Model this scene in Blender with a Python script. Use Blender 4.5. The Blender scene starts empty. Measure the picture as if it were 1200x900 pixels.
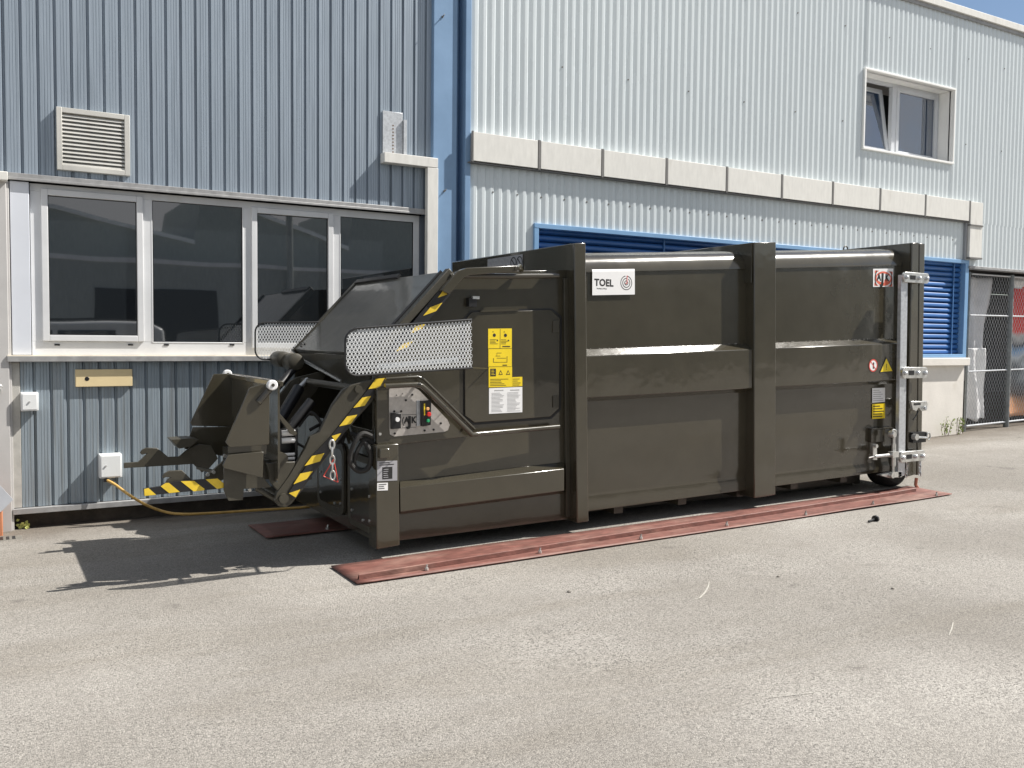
import bpy, bmesh, math, random
from mathutils import Vector, Matrix
random.seed(7)
C = bpy.context.scene.collection
R = math.radians
# ------------------------------------------------------------------ camera solve
FP, PIT, ROLL, YAW, H = 1062.0, .0496, .01025, .5286, 1.7
_fw = Vector((math.sin(YAW)*math.cos(PIT), math.cos(YAW)*math.cos(PIT), -math.sin(PIT)))
_r0 = Vector((math.cos(YAW), -math.sin(YAW), 0)); _u0 = _r0.cross(_fw)
RT = math.cos(ROLL)*_r0 + math.sin(ROLL)*_u0
UP = -math.sin(ROLL)*_r0 + math.cos(ROLL)*_u0
EYE = Vector((0, 0, H))
def ray(x, y): return _fw + RT*((x-600)/FP) - UP*((y-450)/FP)
def P(x, y, Y): d = ray(x, y); return EYE + d*(Y/d.y)
def PX(x, y, X): d = ray(x, y); return EYE + d*(X/d.x)
def PZ(x, y, Z=0): d = ray(x, y); return EYE + d*((Z-H)/d.z)
def line(a, b, Y):                       # height along X of a straight edge measured on the plane Y
    A, B = P(*a, Y), P(*b, Y)
    return lambda X: A.z + (B.z-A.z)*(X-A.x)/(B.x-A.x)
# ------------------------------------------------------------------ mesh helpers
def world_of(o):
    v = Vector((0, 0, 0))
    while o is not None: v = v + o.location; o = o.parent
    return v
class MB:
    def __init__(s): s.v = []; s.f = []; s.m = []
    def add(s, vs, fs, m=0):
        n = len(s.v); s.v += [Vector(v) for v in vs]
        for f in fs: s.f.append([i+n for i in f]); s.m.append(m)
        return s
    def box(s, x0, x1, y0, y1, z0, z1, m=0):
        vs = [(x, y, z) for x in (x0, x1) for y in (y0, y1) for z in (z0, z1)]
        return s.add(vs, [(0,1,3,2),(4,6,7,5),(0,4,5,1),(2,3,7,6),(0,2,6,4),(1,5,7,3)], m)
    def prism(s, pts, ext, m=0, mside=None):
        n = len(pts); e = Vector(ext); pts = [Vector(p) for p in pts]
        s.add(pts + [p+e for p in pts], [list(range(n)), list(range(2*n-1, n-1, -1))], m)
        b = len(s.v)-2*n
        for i in range(n):
            j = (i+1) % n
            s.f.append([b+i, b+i+n, b+j+n, b+j]); s.m.append(m if mside is None else mside)
        return s
    def px(s, pts, Y, t, m=0): return s.prism([P(x, y, Y) for x, y in pts], (0, t, 0), m)
    def tube(s, pts, r, n=10, m=0, closed=False, cap=True):
        pts = [Vector(p) for p in pts]; N = len(pts); rings = []; prev = None
        for i, p in enumerate(pts):
            if closed: d = pts[(i+1) % N]-pts[i-1]
            else: d = (pts[min(i+1, N-1)]-pts[max(i-1, 0)])
            d.normalize()
            if prev is None:
                a = Vector((0, 0, 1)) if abs(d.z) < .9 else Vector((1, 0, 0))
                u = d.cross(a).normalized()
            else:
                u = (prev - d*prev.dot(d)).normalized()
            prev = u; w = d.cross(u)
            rr = r[i] if isinstance(r, (list, tuple)) else r
            rings.append([p + (u*math.cos(t)+w*math.sin(t))*rr for t in [2*math.pi*k/n for k in range(n)]])
        b = len(s.v)
        for g in rings: s.v += g
        for i in range(N if closed else N-1):
            j = (i+1) % N
            for k in range(n):
                l = (k+1) % n
                s.f.append([b+i*n+k, b+i*n+l, b+j*n+l, b+j*n+k]); s.m.append(m)
        if cap and not closed:
            s.f.append([b+k for k in range(n)][::-1]); s.m.append(m)
            s.f.append([b+(N-1)*n+k for k in range(n)]); s.m.append(m)
        return s
    def cyl(s, a, b, r, n=20, m=0): return s.tube([a, b], r, n, m)
    def rings(s, c, axis, prof, n=28, m=0):      # lathe: prof = [(distance along axis, radius)]
        ax = Vector(axis).normalized(); a = Vector((0, 0, 1)) if abs(ax.z) < .9 else Vector((1, 0, 0))
        u = ax.cross(a).normalized(); w = ax.cross(u); b = len(s.v); c = Vector(c)
        for h, r in prof:
            for k in range(n):
                t = 2*math.pi*k/n
                s.v.append(c + ax*h + (u*math.cos(t)+w*math.sin(t))*r)
        for i in range(len(prof)-1):
            for k in range(n):
                l = (k+1) % n
                s.f.append([b+i*n+k, b+i*n+l, b+(i+1)*n+l, b+(i+1)*n+k]); s.m.append(m)
        s.f.append([b+k for k in range(n)][::-1]); s.m.append(m)
        e = b+(len(prof)-1)*n; s.f.append([e+k for k in range(n)]); s.m.append(m)
        return s
    def ring(s, c, r0, r1, n=32, m=0, a0=0, a1=2*math.pi, Y=None, sx=1):   # flat annulus facing -Y
        b = len(s.v); full = abs(a1-a0-2*math.pi) < 1e-6
        for k in range(n+1):
            t = a0+(a1-a0)*k/n
            for r in (r0, r1): s.v.append(Vector((c[0]+r*math.cos(t)*sx, c[1], c[2]+r*math.sin(t))))
        for k in range(n): s.f.append([b+2*k, b+2*k+1, b+2*k+3, b+2*k+2]); s.m.append(m)
        return s
    def build(s, name, mats, parent=None, bevel=0, smooth=False, seg=2):
        org = world_of(parent); me = bpy.data.meshes.new(name)
        me.from_pydata([v-org for v in s.v], [], s.f)
        mats = mats if isinstance(mats, (list, tuple)) else [mats]
        for m in mats: me.materials.append(m)
        for p, m in zip(me.polygons, s.m): p.material_index = m
        bm = bmesh.new(); bm.from_mesh(me); bmesh.ops.recalc_face_normals(bm, faces=bm.faces); bm.to_mesh(me); bm.free()
        if smooth:
            me.polygons.foreach_set('use_smooth', [True]*len(me.polygons))
            me.set_sharp_from_angle(angle=R(38))
        me.update()
        o = bpy.data.objects.new(name, me); C.objects.link(o); o.parent = parent
        if bevel:
            b = o.modifiers.new('bevel', 'BEVEL'); b.width = bevel; b.segments = seg; b.limit_method = 'ANGLE'; b.angle_limit = R(40)
            b.harden_normals = False
            me.polygons.foreach_set('use_smooth', [True]*len(me.polygons)); me.set_sharp_from_angle(angle=R(50))
        return o
def build_each(mb, name, mats, parent=None, **kw):      # every loose piece becomes an object of its own
    par = list(range(len(mb.v)))
    def find(i):
        while par[i] != i: par[i] = par[par[i]]; i = par[i]
        return i
    for f in mb.f:
        for j in f[1:]: par[find(j)] = find(f[0])
    comp = {}
    for f, m in zip(mb.f, mb.m): comp.setdefault(find(f[0]), []).append((f, m))
    out = []
    for c in comp.values():
        n = MB(); mp = {}
        for f, m in c:
            for i in f:
                if i not in mp: mp[i] = len(n.v); n.v.append(mb.v[i])
            n.f.append([mp[i] for i in f]); n.m.append(m)
        out.append(n.build(name, mats, parent, **kw))
    return out
def tag(o, label=None, cat=None, group=None, kind=None):
    if label: o['label'] = label
    if cat: o['category'] = cat
    if group: o['group'] = group
    if kind: o['kind'] = kind
    return o
def thing(name, loc, label, cat, group=None):
    o = bpy.data.objects.new(name, None); C.objects.link(o); o.location = loc; o.empty_display_size = .2
    return tag(o, label, cat, group)
def text(mb, s, x, z, Y, h, m=0, bold=0.0, sx=1.0, depth=.0012, sp=1.0):
    cu = bpy.data.curves.new('t', 'FONT'); cu.body = s; cu.size = h/.72; cu.extrude = depth/2; cu.offset = bold; cu.resolution_u = 3; cu.space_character = sp
    ob = bpy.data.objects.new('t', cu); C.objects.link(ob)
    dg = bpy.context.evaluated_depsgraph_get(); me = bpy.data.meshes.new_from_object(ob.evaluated_get(dg))
    mb.add([(x+v.co.x*sx, Y-v.co.z, z+v.co.y) for v in me.vertices], [list(p.vertices) for p in me.polygons], m)
    bpy.data.objects.remove(ob); bpy.data.curves.remove(cu); bpy.data.meshes.remove(me)
# ------------------------------------------------------------------ materials
def mat(name, col, rough=.5, metal=0, var=.08, vscale=3, bump=0, bscale=40, coat=0, col2=None, c2lo=.5, c2hi=.7, c2scale=2, rvar=.1, stretch=None, spec=.5, detail=6):
    m = bpy.data.materials.new(name); m.use_nodes = True; nt = m.node_tree; N = nt.nodes; L = nt.links
    b = N['Principled BSDF']; tc = N.new('ShaderNodeTexCoord'); mp = N.new('ShaderNodeMapping')
    gp = N.new('ShaderNodeNewGeometry'); L.new(gp.outputs['Position'], mp.inputs[0])
    if stretch: mp.inputs['Scale'].default_value = stretch
    n = N.new('ShaderNodeTexNoise'); n.inputs['Scale'].default_value = vscale; n.inputs['Detail'].default_value = detail; n.inputs['Roughness'].default_value = .6
    L.new(mp.outputs[0], n.inputs['Vector'])
    mr = N.new('ShaderNodeMapRange'); mr.inputs['To Min'].default_value = 1-var*1.6; mr.inputs['To Max'].default_value = 1+var*1.6
    mr.inputs['From Min'].default_value = .25; mr.inputs['From Max'].default_value = .75
    L.new(n.outputs[0], mr.inputs[0])
    mx = N.new('ShaderNodeVectorMath'); mx.operation = 'SCALE'; L.new(mr.outputs[0], mx.inputs['Scale'])
    if col2:
        n2 = N.new('ShaderNodeTexNoise'); n2.inputs['Scale'].default_value = c2scale; n2.inputs['Detail'].default_value = 8; L.new(mp.outputs[0], n2.inputs['Vector'])
        r2 = N.new('ShaderNodeMapRange'); r2.inputs['From Min'].default_value = c2lo; r2.inputs['From Max'].default_value = c2hi; L.new(n2.outputs[0], r2.inputs[0])
        c = N.new('ShaderNodeMix'); c.data_type = 'RGBA'; c.inputs[6].default_value = (*col, 1); c.inputs[7].default_value = (*col2, 1)
        L.new(r2.outputs[0], c.inputs[0]); L.new(c.outputs[2], mx.inputs[0])
    else: mx.inputs[0].default_value = col
    L.new(mx.outputs[0], b.inputs['Base Color'])
    b.inputs['Metallic'].default_value = metal; b.inputs['Coat Weight'].default_value = coat; b.inputs['Coat Roughness'].default_value = .06
    b.inputs['Specular IOR Level'].default_value = spec
    rr = N.new('ShaderNodeMapRange'); rr.inputs['To Min'].default_value = max(0, rough-rvar); rr.inputs['To Max'].default_value = min(1, rough+rvar)
    L.new(n.outputs[0], rr.inputs[0]); L.new(rr.outputs[0], b.inputs['Roughness'])
    if bump:
        bn = N.new('ShaderNodeTexNoise'); bn.inputs['Scale'].default_value = bscale; bn.inputs['Detail'].default_value = 3; L.new(mp.outputs[0], bn.inputs['Vector'])
        bp = N.new('ShaderNodeBump'); bp.inputs['Strength'].default_value = 1; bp.inputs['Distance'].default_value = bump
        L.new(bn.outputs[0], bp.inputs['Height']); L.new(bp.outputs[0], b.inputs['Normal'])
        if coat: L.new(bp.outputs[0], b.inputs['Coat Normal'])
    return m
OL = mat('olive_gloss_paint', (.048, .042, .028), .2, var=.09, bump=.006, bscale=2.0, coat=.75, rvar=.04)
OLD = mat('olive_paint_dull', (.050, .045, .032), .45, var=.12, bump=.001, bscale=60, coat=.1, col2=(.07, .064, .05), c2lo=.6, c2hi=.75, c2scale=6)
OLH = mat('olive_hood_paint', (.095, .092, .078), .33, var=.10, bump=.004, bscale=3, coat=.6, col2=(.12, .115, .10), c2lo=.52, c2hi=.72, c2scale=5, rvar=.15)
BLK = mat('black_paint', (.012, .012, .013), .4, var=.1)
RUB = mat('black_rubber', (.022, .021, .020), .75, var=.2, bump=.002, bscale=60)
YEL = mat('hazard_yellow', (.74, .52, .04), .4, var=.1, vscale=14)
HBK = mat('hazard_black', (.014, .014, .016), .4, var=.1)
GAL = mat('galvanised_steel', (.55, .57, .59), .42, metal=.55, var=.14, vscale=30)
ZNC = mat('zinc_hardware', (.62, .62, .60), .3, metal=.75, var=.15, vscale=25)
STL = mat('brushed_steel_plate', (.50, .47, .44), .42, metal=.55, var=.08, vscale=40)
WHT = mat('white_print', (.82, .82, .82), .35, var=.02)
YLB = mat('yellow_print', (.83, .62, .02), .4, var=.03)
INK = mat('black_ink', (.02, .02, .02), .5)
GRY = mat('grey_ink', (.42, .42, .42), .5)
REDI = mat('red_ink', (.62, .07, .05), .45)
ORI = mat('orange_red_ink', (.75, .16, .10), .45, var=.05)
LGY = mat('pale_grey_print', (.36, .36, .38), .4)
RAIL = mat('red_oxide_plate', (.17, .070, .055), .6, var=.25, vscale=9, col2=(.25, .15, .12), c2lo=.50, c2hi=.74, c2scale=1.7, stretch=(1, 2.2, 2), bump=.002, bscale=30)
LCL = mat('blue_grey_cladding', (.315, .37, .43), .42, metal=.3, var=.07, vscale=5, stretch=(26, 1, .5), col2=(.235, .28, .33), c2lo=.5, c2hi=.72, c2scale=1.6, rvar=.12)
LCB = mat('blue_grey_lower_cladding', (.30, .355, .40), .42, metal=.3, var=.12, vscale=5, stretch=(24, 1, .5), col2=(.235, .26, .275), c2lo=.48, c2hi=.7, c2scale=1.8, rvar=.12)
RCL = mat('pale_cladding', (.65, .705, .725), .28, metal=.05, var=.02, vscale=3, stretch=(3, 1, .5))
RCU = RCL
DUC = mat('cream_duct_metal', (.72, .71, .67), .5, var=.05, vscale=6, stretch=(3, 1, .8), col2=(.56, .54, .49), c2lo=.6, c2hi=.8)
SEAM = mat('dark_seam', (.16, .155, .15), .6, var=.2)
WFR = mat('white_window_frame', (.66, .67, .68), .45, var=.05, col2=(.50, .46, .38), c2lo=.64, c2hi=.8, c2scale=2)
WFD = mat('stained_sill', (.66, .60, .49), .6, var=.12, vscale=8, col2=(.42, .36, .27), c2lo=.55, c2hi=.8)
FLS = mat('grey_flashing', (.33, .33, .33), .55, metal=.2, var=.15, vscale=12)
BLU = mat('blue_paint', (.19, .31, .48), .4, var=.05)
BLD = mat('blue_paint_deep', (.055, .16, .36), .4, var=.06)
LOU = mat('blue_louvre', (.035, .13, .36), .35, var=.06)
LBL = mat('light_blue_frame', (.20, .37, .60), .4, var=.05)
CON = mat('white_rendered_wall', (.74, .71, .66), .8, var=.05, bump=.002, bscale=50, col2=(.52, .47, .38), c2lo=.6, c2hi=.85)
PLH = mat('dirty_plinth', (.09, .075, .06), .85, var=.35, vscale=6, bump=.006, bscale=25)
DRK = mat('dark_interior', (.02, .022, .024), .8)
CRM = mat('cream_sign_paint', (.76, .62, .36), .5, var=.04)
PLW = mat('white_plastic_box', (.78, .80, .80), .35, var=.02)
CAB = mat('orange_cable_rubber', (.58, .36, .10), .5, var=.15, vscale=20)
TERR = mat('terracotta', (.50, .20, .10), .7, var=.1)
OPG = mat('opposite_cladding', (.40, .42, .40), .5, var=.1, stretch=(6, 1, 1))
OPW = mat('opposite_trim', (.85, .85, .85), .5)
CARP = mat('white_car_paint', (.75, .76, .76), .25, coat=.5, var=.02)
POST = mat('grey_fence_steel', (.20, .215, .22), .5, metal=.4, var=.15, vscale=15)
TARP = mat('white_tarp', (.82, .82, .82), .6, var=.08, vscale=8)
GRN = mat('stain_leaf', (.16, .22, .03), .6, var=.35, vscale=20)  # colour of the yellow-green stains on the white wall
TWG = mat('twig_shadow_tone', (.16, .12, .09), .8)  # dark tone for the twig shadows on the white wall
def glass(name, base, rough=.02, ior=1.55):
    m = bpy.data.materials.new(name); m.use_nodes = True; b = m.node_tree.nodes['Principled BSDF']
    b.inputs['Base Color'].default_value = (*base, 1); b.inputs['Roughness'].default_value = rough; b.inputs['IOR'].default_value = ior
    N = m.node_tree.nodes; L = m.node_tree.links
    g = N.new('ShaderNodeNewGeometry'); n = N.new('ShaderNodeTexNoise'); n.inputs['Scale'].default_value = .9; n.inputs['Detail'].default_value = 1
    L.new(g.outputs['Position'], n.inputs['Vector']); bp = N.new('ShaderNodeBump'); bp.inputs['Distance'].default_value = .004; bp.inputs['Strength'].default_value = .6
    L.new(n.outputs[0], bp.inputs['Height']); L.new(bp.outputs[0], b.inputs['Normal'])
    return m
GLS = glass('dark_window_glass', (.012, .015, .018), ior=2.5)
GLU = glass('upper_window_glass', (.025, .05, .10), ior=3.0)  # blue in the base colour stands in for reflected sky

def ground_mat():
    m = bpy.data.materials.new('worn_asphalt'); m.use_nodes = True; nt = m.node_tree; N = nt.nodes; L = nt.links; b = N['Principled BSDF']
    g = N.new('ShaderNodeNewGeometry')
    def noise(sc, det=5, rough=.6, st=None, dist=0):
        n = N.new('ShaderNodeTexNoise'); n.inputs['Scale'].default_value = sc; n.inputs['Detail'].default_value = det; n.inputs['Roughness'].default_value = rough; n.inputs['Distortion'].default_value = dist
        if st:
            mp = N.new('ShaderNodeMapping'); mp.inputs['Scale'].default_value = st[0]; mp.inputs['Rotation'].default_value = (0, 0, st[1]); L.new(g.outputs['Position'], mp.inputs[0]); L.new(mp.outputs[0], n.inputs['Vector'])
        else: L.new(g.outputs['Position'], n.inputs['Vector'])
        return n.outputs[0]
    def rng(s, a, b_, c=0, d=1):
        r = N.new('ShaderNodeMapRange'); r.inputs['From Min'].default_value = a; r.inputs['From Max'].default_value = b_; r.inputs['To Min'].default_value = c; r.inputs['To Max'].default_value = d
        L.new(s, r.inputs[0]); return r.outputs[0]
    def mixc(f, a, c, mode='MIX'):
        x = N.new('ShaderNodeMix'); x.data_type = 'RGBA'; x.blend_type = mode
        for s, i in ((f, 0), (a, 6), (c, 7)):
            if hasattr(s, 'is_linked') : L.new(s, x.inputs[i])
            else: x.inputs[i].default_value = s if i == 0 else (*s, 1)
        return x.outputs[2]
    def math_(op, a, c):
        x = N.new('ShaderNodeMath'); x.operation = op
        for s, i in ((a, 0), (c, 1)):
            if hasattr(s, 'is_linked'): L.new(s, x.inputs[i])
            else: x.inputs[i].default_value = s
        return x.outputs[0]
    col = mixc(rng(noise(.55, 6), .36, .66), (.240, .224, .201), (.345, .327, .299))
    col = mixc(rng(noise(.5, 6, .6, ((.35, 1.6, 1), R(8)), .6), .50, .66, 0, .7), col, (.200, .180, .150))          # long tyre-worn bands
    col = mixc(rng(noise(.22, 4, .5), .50, .62, 0, .5), col, (.205, .190, .168))
    oil = math_('MULTIPLY', rng(noise(2.4, 2, .4), .70, .74), rng(noise(9, 3), .40, .55)); col = mixc(math_('MULTIPLY', oil, .45), col, (.12, .11, .10))
    col = mixc(rng(noise(3.5, 6, .7), .58, .72, 0, .3), col, (.165, .152, .135))
    # stone chippings in the surface, pale and dark
    v = N.new('ShaderNodeTexVoronoi'); v.inputs['Scale'].default_value = 135; L.new(g.outputs['Position'], v.inputs['Vector'])
    sep = N.new('ShaderNodeSeparateColor'); L.new(v.outputs['Color'], sep.inputs[0])
    stone = rng(sep.outputs[0], 0, 1, .72, 1.28)
    x = N.new('ShaderNodeVectorMath'); x.operation = 'SCALE'; L.new(col, x.inputs[0]); L.new(stone, x.inputs['Scale']); col = x.outputs[0]
    patch = rng(noise(1.1, 4), .40, .62)
    pits = math_('MULTIPLY', rng(noise(75, 3, .65), .575, .62), rng(patch, 0, 1, .25, 1))
    col = mixc(math_('MULTIPLY', pits, .75), col, (.10, .095, .088))
    specks = rng(noise(85, 2, .5), .66, .70)
    col = mixc(math_('MULTIPLY', specks, .7), col, (.42, .40, .36))
    # dirt along the foot of the wall
    sp = N.new('ShaderNodeSeparateXYZ'); L.new(g.outputs['Position'], sp.inputs[0])
    d = math_('ADD', sp.outputs[1], math_('MULTIPLY', noise(1.6, 5), 1.1))
    col = mixc(rng(d, 8.7, 9.6, 0, .75), col, (.12, .10, .078))
    L.new(col, b.inputs['Base Color']); b.inputs['Roughness'].default_value = .88; b.inputs['Specular IOR Level'].default_value = .25
    bp = N.new('ShaderNodeBump'); bp.inputs['Distance'].default_value = .004; bp.inputs['Strength'].default_value = .8
    hh = math_('SUBTRACT', math_('MULTIPLY', v.outputs['Distance'], -1.0), math_('MULTIPLY', pits, 1.2)); L.new(hh, bp.inputs['Height']); L.new(bp.outputs[0], b.inputs['Normal'])
    return m
GRD = ground_mat()
# ------------------------------------------------------------------ ground
def gz(X, Y):
    z = 0 if X < 2.2 else .013*(X-2.2) if X < 8.3 else .0793+.0268*(X-8.3) if X < 25 else .527
    if Y > 8.2: z -= .045*min(1, (Y-8.2)/.9)*max(0, min(1, (6-X)/3))
    return z
xs = [-400, -150, -60, -20] + [-8+.5*i for i in range(80)] + [40, 60, 150, 400]
ys = [-400, -150, -60, -25] + [-12+.6*i for i in range(32)] + [7.4+.1*i for i in range(22)] + [9.8+.6*i for i in range(9)] + [20, 40, 120, 400]
mb = MB(); n = len(ys)
mb.add([(x, y, gz(x, y)) for x in xs for y in ys], [(i*n+j, (i+1)*n+j, (i+1)*n+j+1, i*n+j+1) for i in range(len(xs)-1) for j in range(n-1)])
tag(mb.build('ground', GRD, smooth=True), kind='structure')
# chalky scratches on the asphalt
def scratch(pts, w, label, mat_):
    mb = MB(); q = []
    g = [PZ(x, y) for x, y in pts]
    g = [Vector((p.x*(H-gz(p.x, p.y))/H, p.y*(H-gz(p.x, p.y))/H, 0)) for p in g]
    for i, p in enumerate(g):
        d = (g[min(i+1, len(g)-1)]-g[max(0, i-1)]).normalized(); nrm = Vector((-d.y, d.x, 0))*w*(.3+.7*math.sin(math.pi*(i+.5)/len(g)))
        for s in (-1, 1):
            v = p+nrm*s; q.append((v.x, v.y, gz(v.x, v.y)+.004))
    mb.add(q, [(2*i, 2*i+1, 2*i+3, 2*i+2) for i in range(len(g)-1)])
    return mb.build('ground_mark', mat_)
CHK = mat('chalk_scratch', (.40, .38, .34), .9, var=.2, vscale=60)
for pts, w in (([(812, 703), (820, 701), (826, 695), (830, 688), (831, 682)], .006), ([(1112, 745), (1115, 738), (1117, 730)], .004), ([(900, 818), (930, 815), (955, 812)], .003)):
    tag(scratch(pts, w, '', CHK), kind='structure')
# ------------------------------------------------------------------ cladding
def clad(mb, x0, x1, zf0, zf1, Y, prof, pitch, m=0, thick=.02, cut=None):
    """vertical trapezoid sheet; prof = [(u, depth behind Y)] over one pitch; zf0/zf1 heights as functions of X"""
    pts = []; x = x0
    while x < x1:
        for u, d in prof:
            if x+u <= x1+1e-6: pts.append((x+u, Y+d))
        x += pitch
    pts.append((x1, Y)); b = len(mb.v)
    for (px_, py_) in pts: mb.v += [Vector((px_, py_, zf0(px_))), Vector((px_, py_, zf1(px_)))]
    for i in range(len(pts)-1): mb.f.append([b+2*i, b+2*i+2, b+2*i+3, b+2*i+1]); mb.m.append(m)
    # closing back so the sheet has thickness
    mb.box(x0, x1, Y+.045, Y+.045+thick, min(zf0(x0), zf0(x1)), max(zf1(x0), zf1(x1)), m)
k = lambda z: (lambda X: z)
LP = [(0, 0), (.022, 0), (.024, .003), (.027, 0), (.046, 0), (.048, .003), (.051, 0), (.070, 0), (.072, .003), (.075, 0), (.094, 0), (.106, .026), (.120, .026), (.124, 0)]
YL, YR = 9.15, 9.07
XA = P(508, 100, YL-.06).x
# ------------------------------------------------------------------ left building
LB = thing('metal_clad_building', (2, YL, 0), 'blue-grey ribbed metal building with a band of four dark windows, left of the blue pillar', 'building')
X0 = -3.0
z_fl = P(250, 226, YL).z                      # flashing above the window band
mb = MB(); clad(mb, X0, XA, k(z_fl+.02), k(9.5), YL, LP, .134); mb.build('upper_cladding', LCL, LB)
z_sill = 1.50; z_base = .13
xs0 = P(24, 450, YL).x
mb = MB(); clad(mb, xs0, XA, k(z_base+.02), k(z_sill-.01), YL, LP, .134); mb.build('lower_cladding', LCB, LB)
mb = MB(); mb.box(P(9, 210, YL).x, XA-.003, YL-.05, YL+.06, z_fl-.025, z_fl+.018); mb.box(P(9, 210, YL).x, XA-.003, YL-.053, YL-.045, z_fl-.045, z_fl-.02); mb.build('flashing', FLS, LB, bevel=.004)
mb = MB(); mb.box(P(8, 412, YL).x, XA-.01, YL-.075, YL+.08, z_sill, z_sill+.012, 1); mb.box(P(8, 412, YL).x, XA-.01, YL-.078, YL-.06, z_sill-.045, z_sill+.004, 0); mb.build('sill', [FLS, WFD], LB, bevel=.003)
mb = MB(); mb.box(P(15, 603, YL).x, XA, YL-.05, YL+.03, z_base-.035, z_base+.015); mb.build('base_trim', FLS, LB, bevel=.004)
mb = MB(); mb.box(P(17, 610, YL).x, XA, YL+.10, YL+.3, -.3, z_base-.04); mb.box(P(10, 610, YL).x, P(16, 610, YL).x, YL-.02, YL+.3, -.3, z_base-.04); mb.build('plinth', PLH, LB)
# white corner panel and column at far left
mb = MB(); mb.box(P(12.5, 300, YL).x, P(35, 300, YL).x, YL-.02, YL+.1, z_sill+.015, z_fl-.05); mb.build('surround_panel', mat('pale_panel', (.66, .69, .75), .4, var=.02), LB, bevel=.004)
mb = MB(); mb.box(P(11, 500, YL).x, xs0-.004, YL-.012, YL+.06, z_base+.02, z_sill-.05); mb.build('corner_strip', mat('worn_grey_strip', (.44, .43, .40), .55, var=.12, vscale=9), LB, bevel=.003)
cx = P(8.5, 300, YL-.06).x
mb = MB(); mb.box(X0, cx, YL-.06, YL+.3, -.2, z_fl+.0); mb.box(cx-.05, cx+.02, YL-.03, YL+.3, -.2, z_fl-.06); mb.build('column_casing', mat('beige_grey_casing', (.50, .49, .48), .5, var=.05), LB, bevel=.004)
mb = MB(); mb.box(X0, P(9, 205, YL-.15).x, YL-.16, YL-.05, P(5, 211, YL-.15).z, P(5, 201, YL-.15).z); mb.build('corner_duct', DUC, LB, bevel=.004)
mb = MB(); lk = P(3, 458, YL-.08); mb.cyl(lk+Vector((-.03, .05, 0)), lk+Vector((-.03, -.02, 0)), .022, 12); mb.tube([lk+Vector((-.03+.03*math.cos(a), -.02, .025+.03*math.sin(a))) for a in [math.pi*i/8 for i in range(9)]], .006, 6); mb.build('lock', ZNC, LB)
# window band: back panel (frame body) then sashes
YW = YL+.03
def rect(px0, px1, pyt, pyb, Y): a, b = P(px0, (pyt+pyb)/2, Y), P(px1, (pyt+pyb)/2, Y); return a.x, b.x
zt, zb = z_fl-.05, z_sill+.012
wins = [(57, 160.5, 230, 393, 1), (179, 284, 236, 401, 0), (301, 384, 250, 401, 1), (399, 484, 254, 401, 0)]
gl = []
for a, b, t, bt, sash in wins:
    gl.append((P(a, 320, YW).x, P(b, 320, YW).x, P((a+b)/2, bt, YW).z if bt != 401 else P(231, 401, YW).z, P((a+b)/2, t+3, YW).z, sash))
xL, xR = P(36, 300, YW).x, P(491, 300, YW).x
fr = MB(); cuts = [xL]+[v for g in gl for v in (g[0]-.0, g[1]+.0)]+[xR]
zlo = min(g[2] for g in gl); zhi = max(g[3] for g in gl)
fr.box(xL, xR, YW-.0, YW+.06, zb, gl[1][2]); fr.box(xL, xR, YW, YW+.06, zhi, zt)
for i in range(0, len(cuts), 2): fr.box(cuts[i], cuts[i+1], YW-.001, YW+.061, gl[1][2], zhi)
fr.build('window_band_frame', WFR, LB, bevel=.003)
mb = MB(); mb.box(xR, XA, YL+.02, YL+.08, zb, zt); mb.build('end_panel', mat('end_panel_shadow_tone', (.13, .15, .18), .5), LB)  # dark colour paints in the blue pillar's shadow on the wall end
for i, (a, b, z0, z1, sash) in enumerate(gl):
    w = MB(); f = .055 if sash else .012; yy = YW-.022 if sash else YW-.004
    w.box(a-f, a, yy, YW+.03, z0-f, z1+f); w.box(b, b+f, yy, YW+.03, z0-f, z1+f); w.box(a, b, yy+.0005, YW+.03, z1, z1+f); w.box(a, b, yy+.0005, YW+.03, z0-f, z0)
    wo = w.build('window', WFR, LB, bevel=.004)
    MB().box(a-.005, b+.005, YW+.012, YW+.02, z0-.005, z1+.005).build('pane', GLS, wo)
    g_ = MB()
    for (u0, u1, v0, v1) in ((a, a+.006, z0, z1), (b-.006, b, z0, z1), (a, b, z0, z0+.006), (a, b, z1-.006, z1)): g_.box(u0, u1, YW+.004, YW+.011, v0, v1)
    g_.build('gasket', BLK, wo)
for x in (67, 153, 195, 272):
    p = P(x, 404, YW-.003); MB().box(p.x-.022, p.x+.022, YW-.006, YW+.005, p.z-.007, p.z+.007).build('drain_cap', BLK, LB)
# louvred vent
vx0, vx1 = P(66, 165, YL).x, P(151.5, 170, YL).x; vz0, vz1 = P(108, 203, YL).z, P(108, 131, YL).z
vm = MB(); t = .045
vm.box(vx0, vx0+t, YL-.045, YL+.02, vz0, vz1); vm.box(vx1-t, vx1, YL-.045, YL+.02, vz0, vz1)
vm.box(vx0+t, vx1-t, YL-.044, YL+.02, vz1-t, vz1); vm.box(vx0+t, vx1-t, YL-.044, YL+.02, vz0, vz0+t)
VM = mat('vent_aluminium', (.60, .59, .55), .5, metal=.2, var=.08)
vent = vm.build('vent', VM, LB, bevel=.003)
sl = MB(); ns = 13; hgt = (vz1-vz0-2*t)/ns
for i in range(ns):
    z = vz0+t+i*hgt
    sl.prism([(vx0+t, YL-.036, z+.002), (vx0+t, YL-.034, z+.014), (vx0+t, YL+.004, z+hgt+.006), (vx0+t, YL+.004, z+hgt-.004)], (vx1-vx0-2*t, 0, 0))
sl.build('slat', VM, vent); MB().box(vx0+t, vx1-t, YL+.008, YL+.012, vz0+t, vz1-t).build('vent_backing', BLK, vent)
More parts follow.
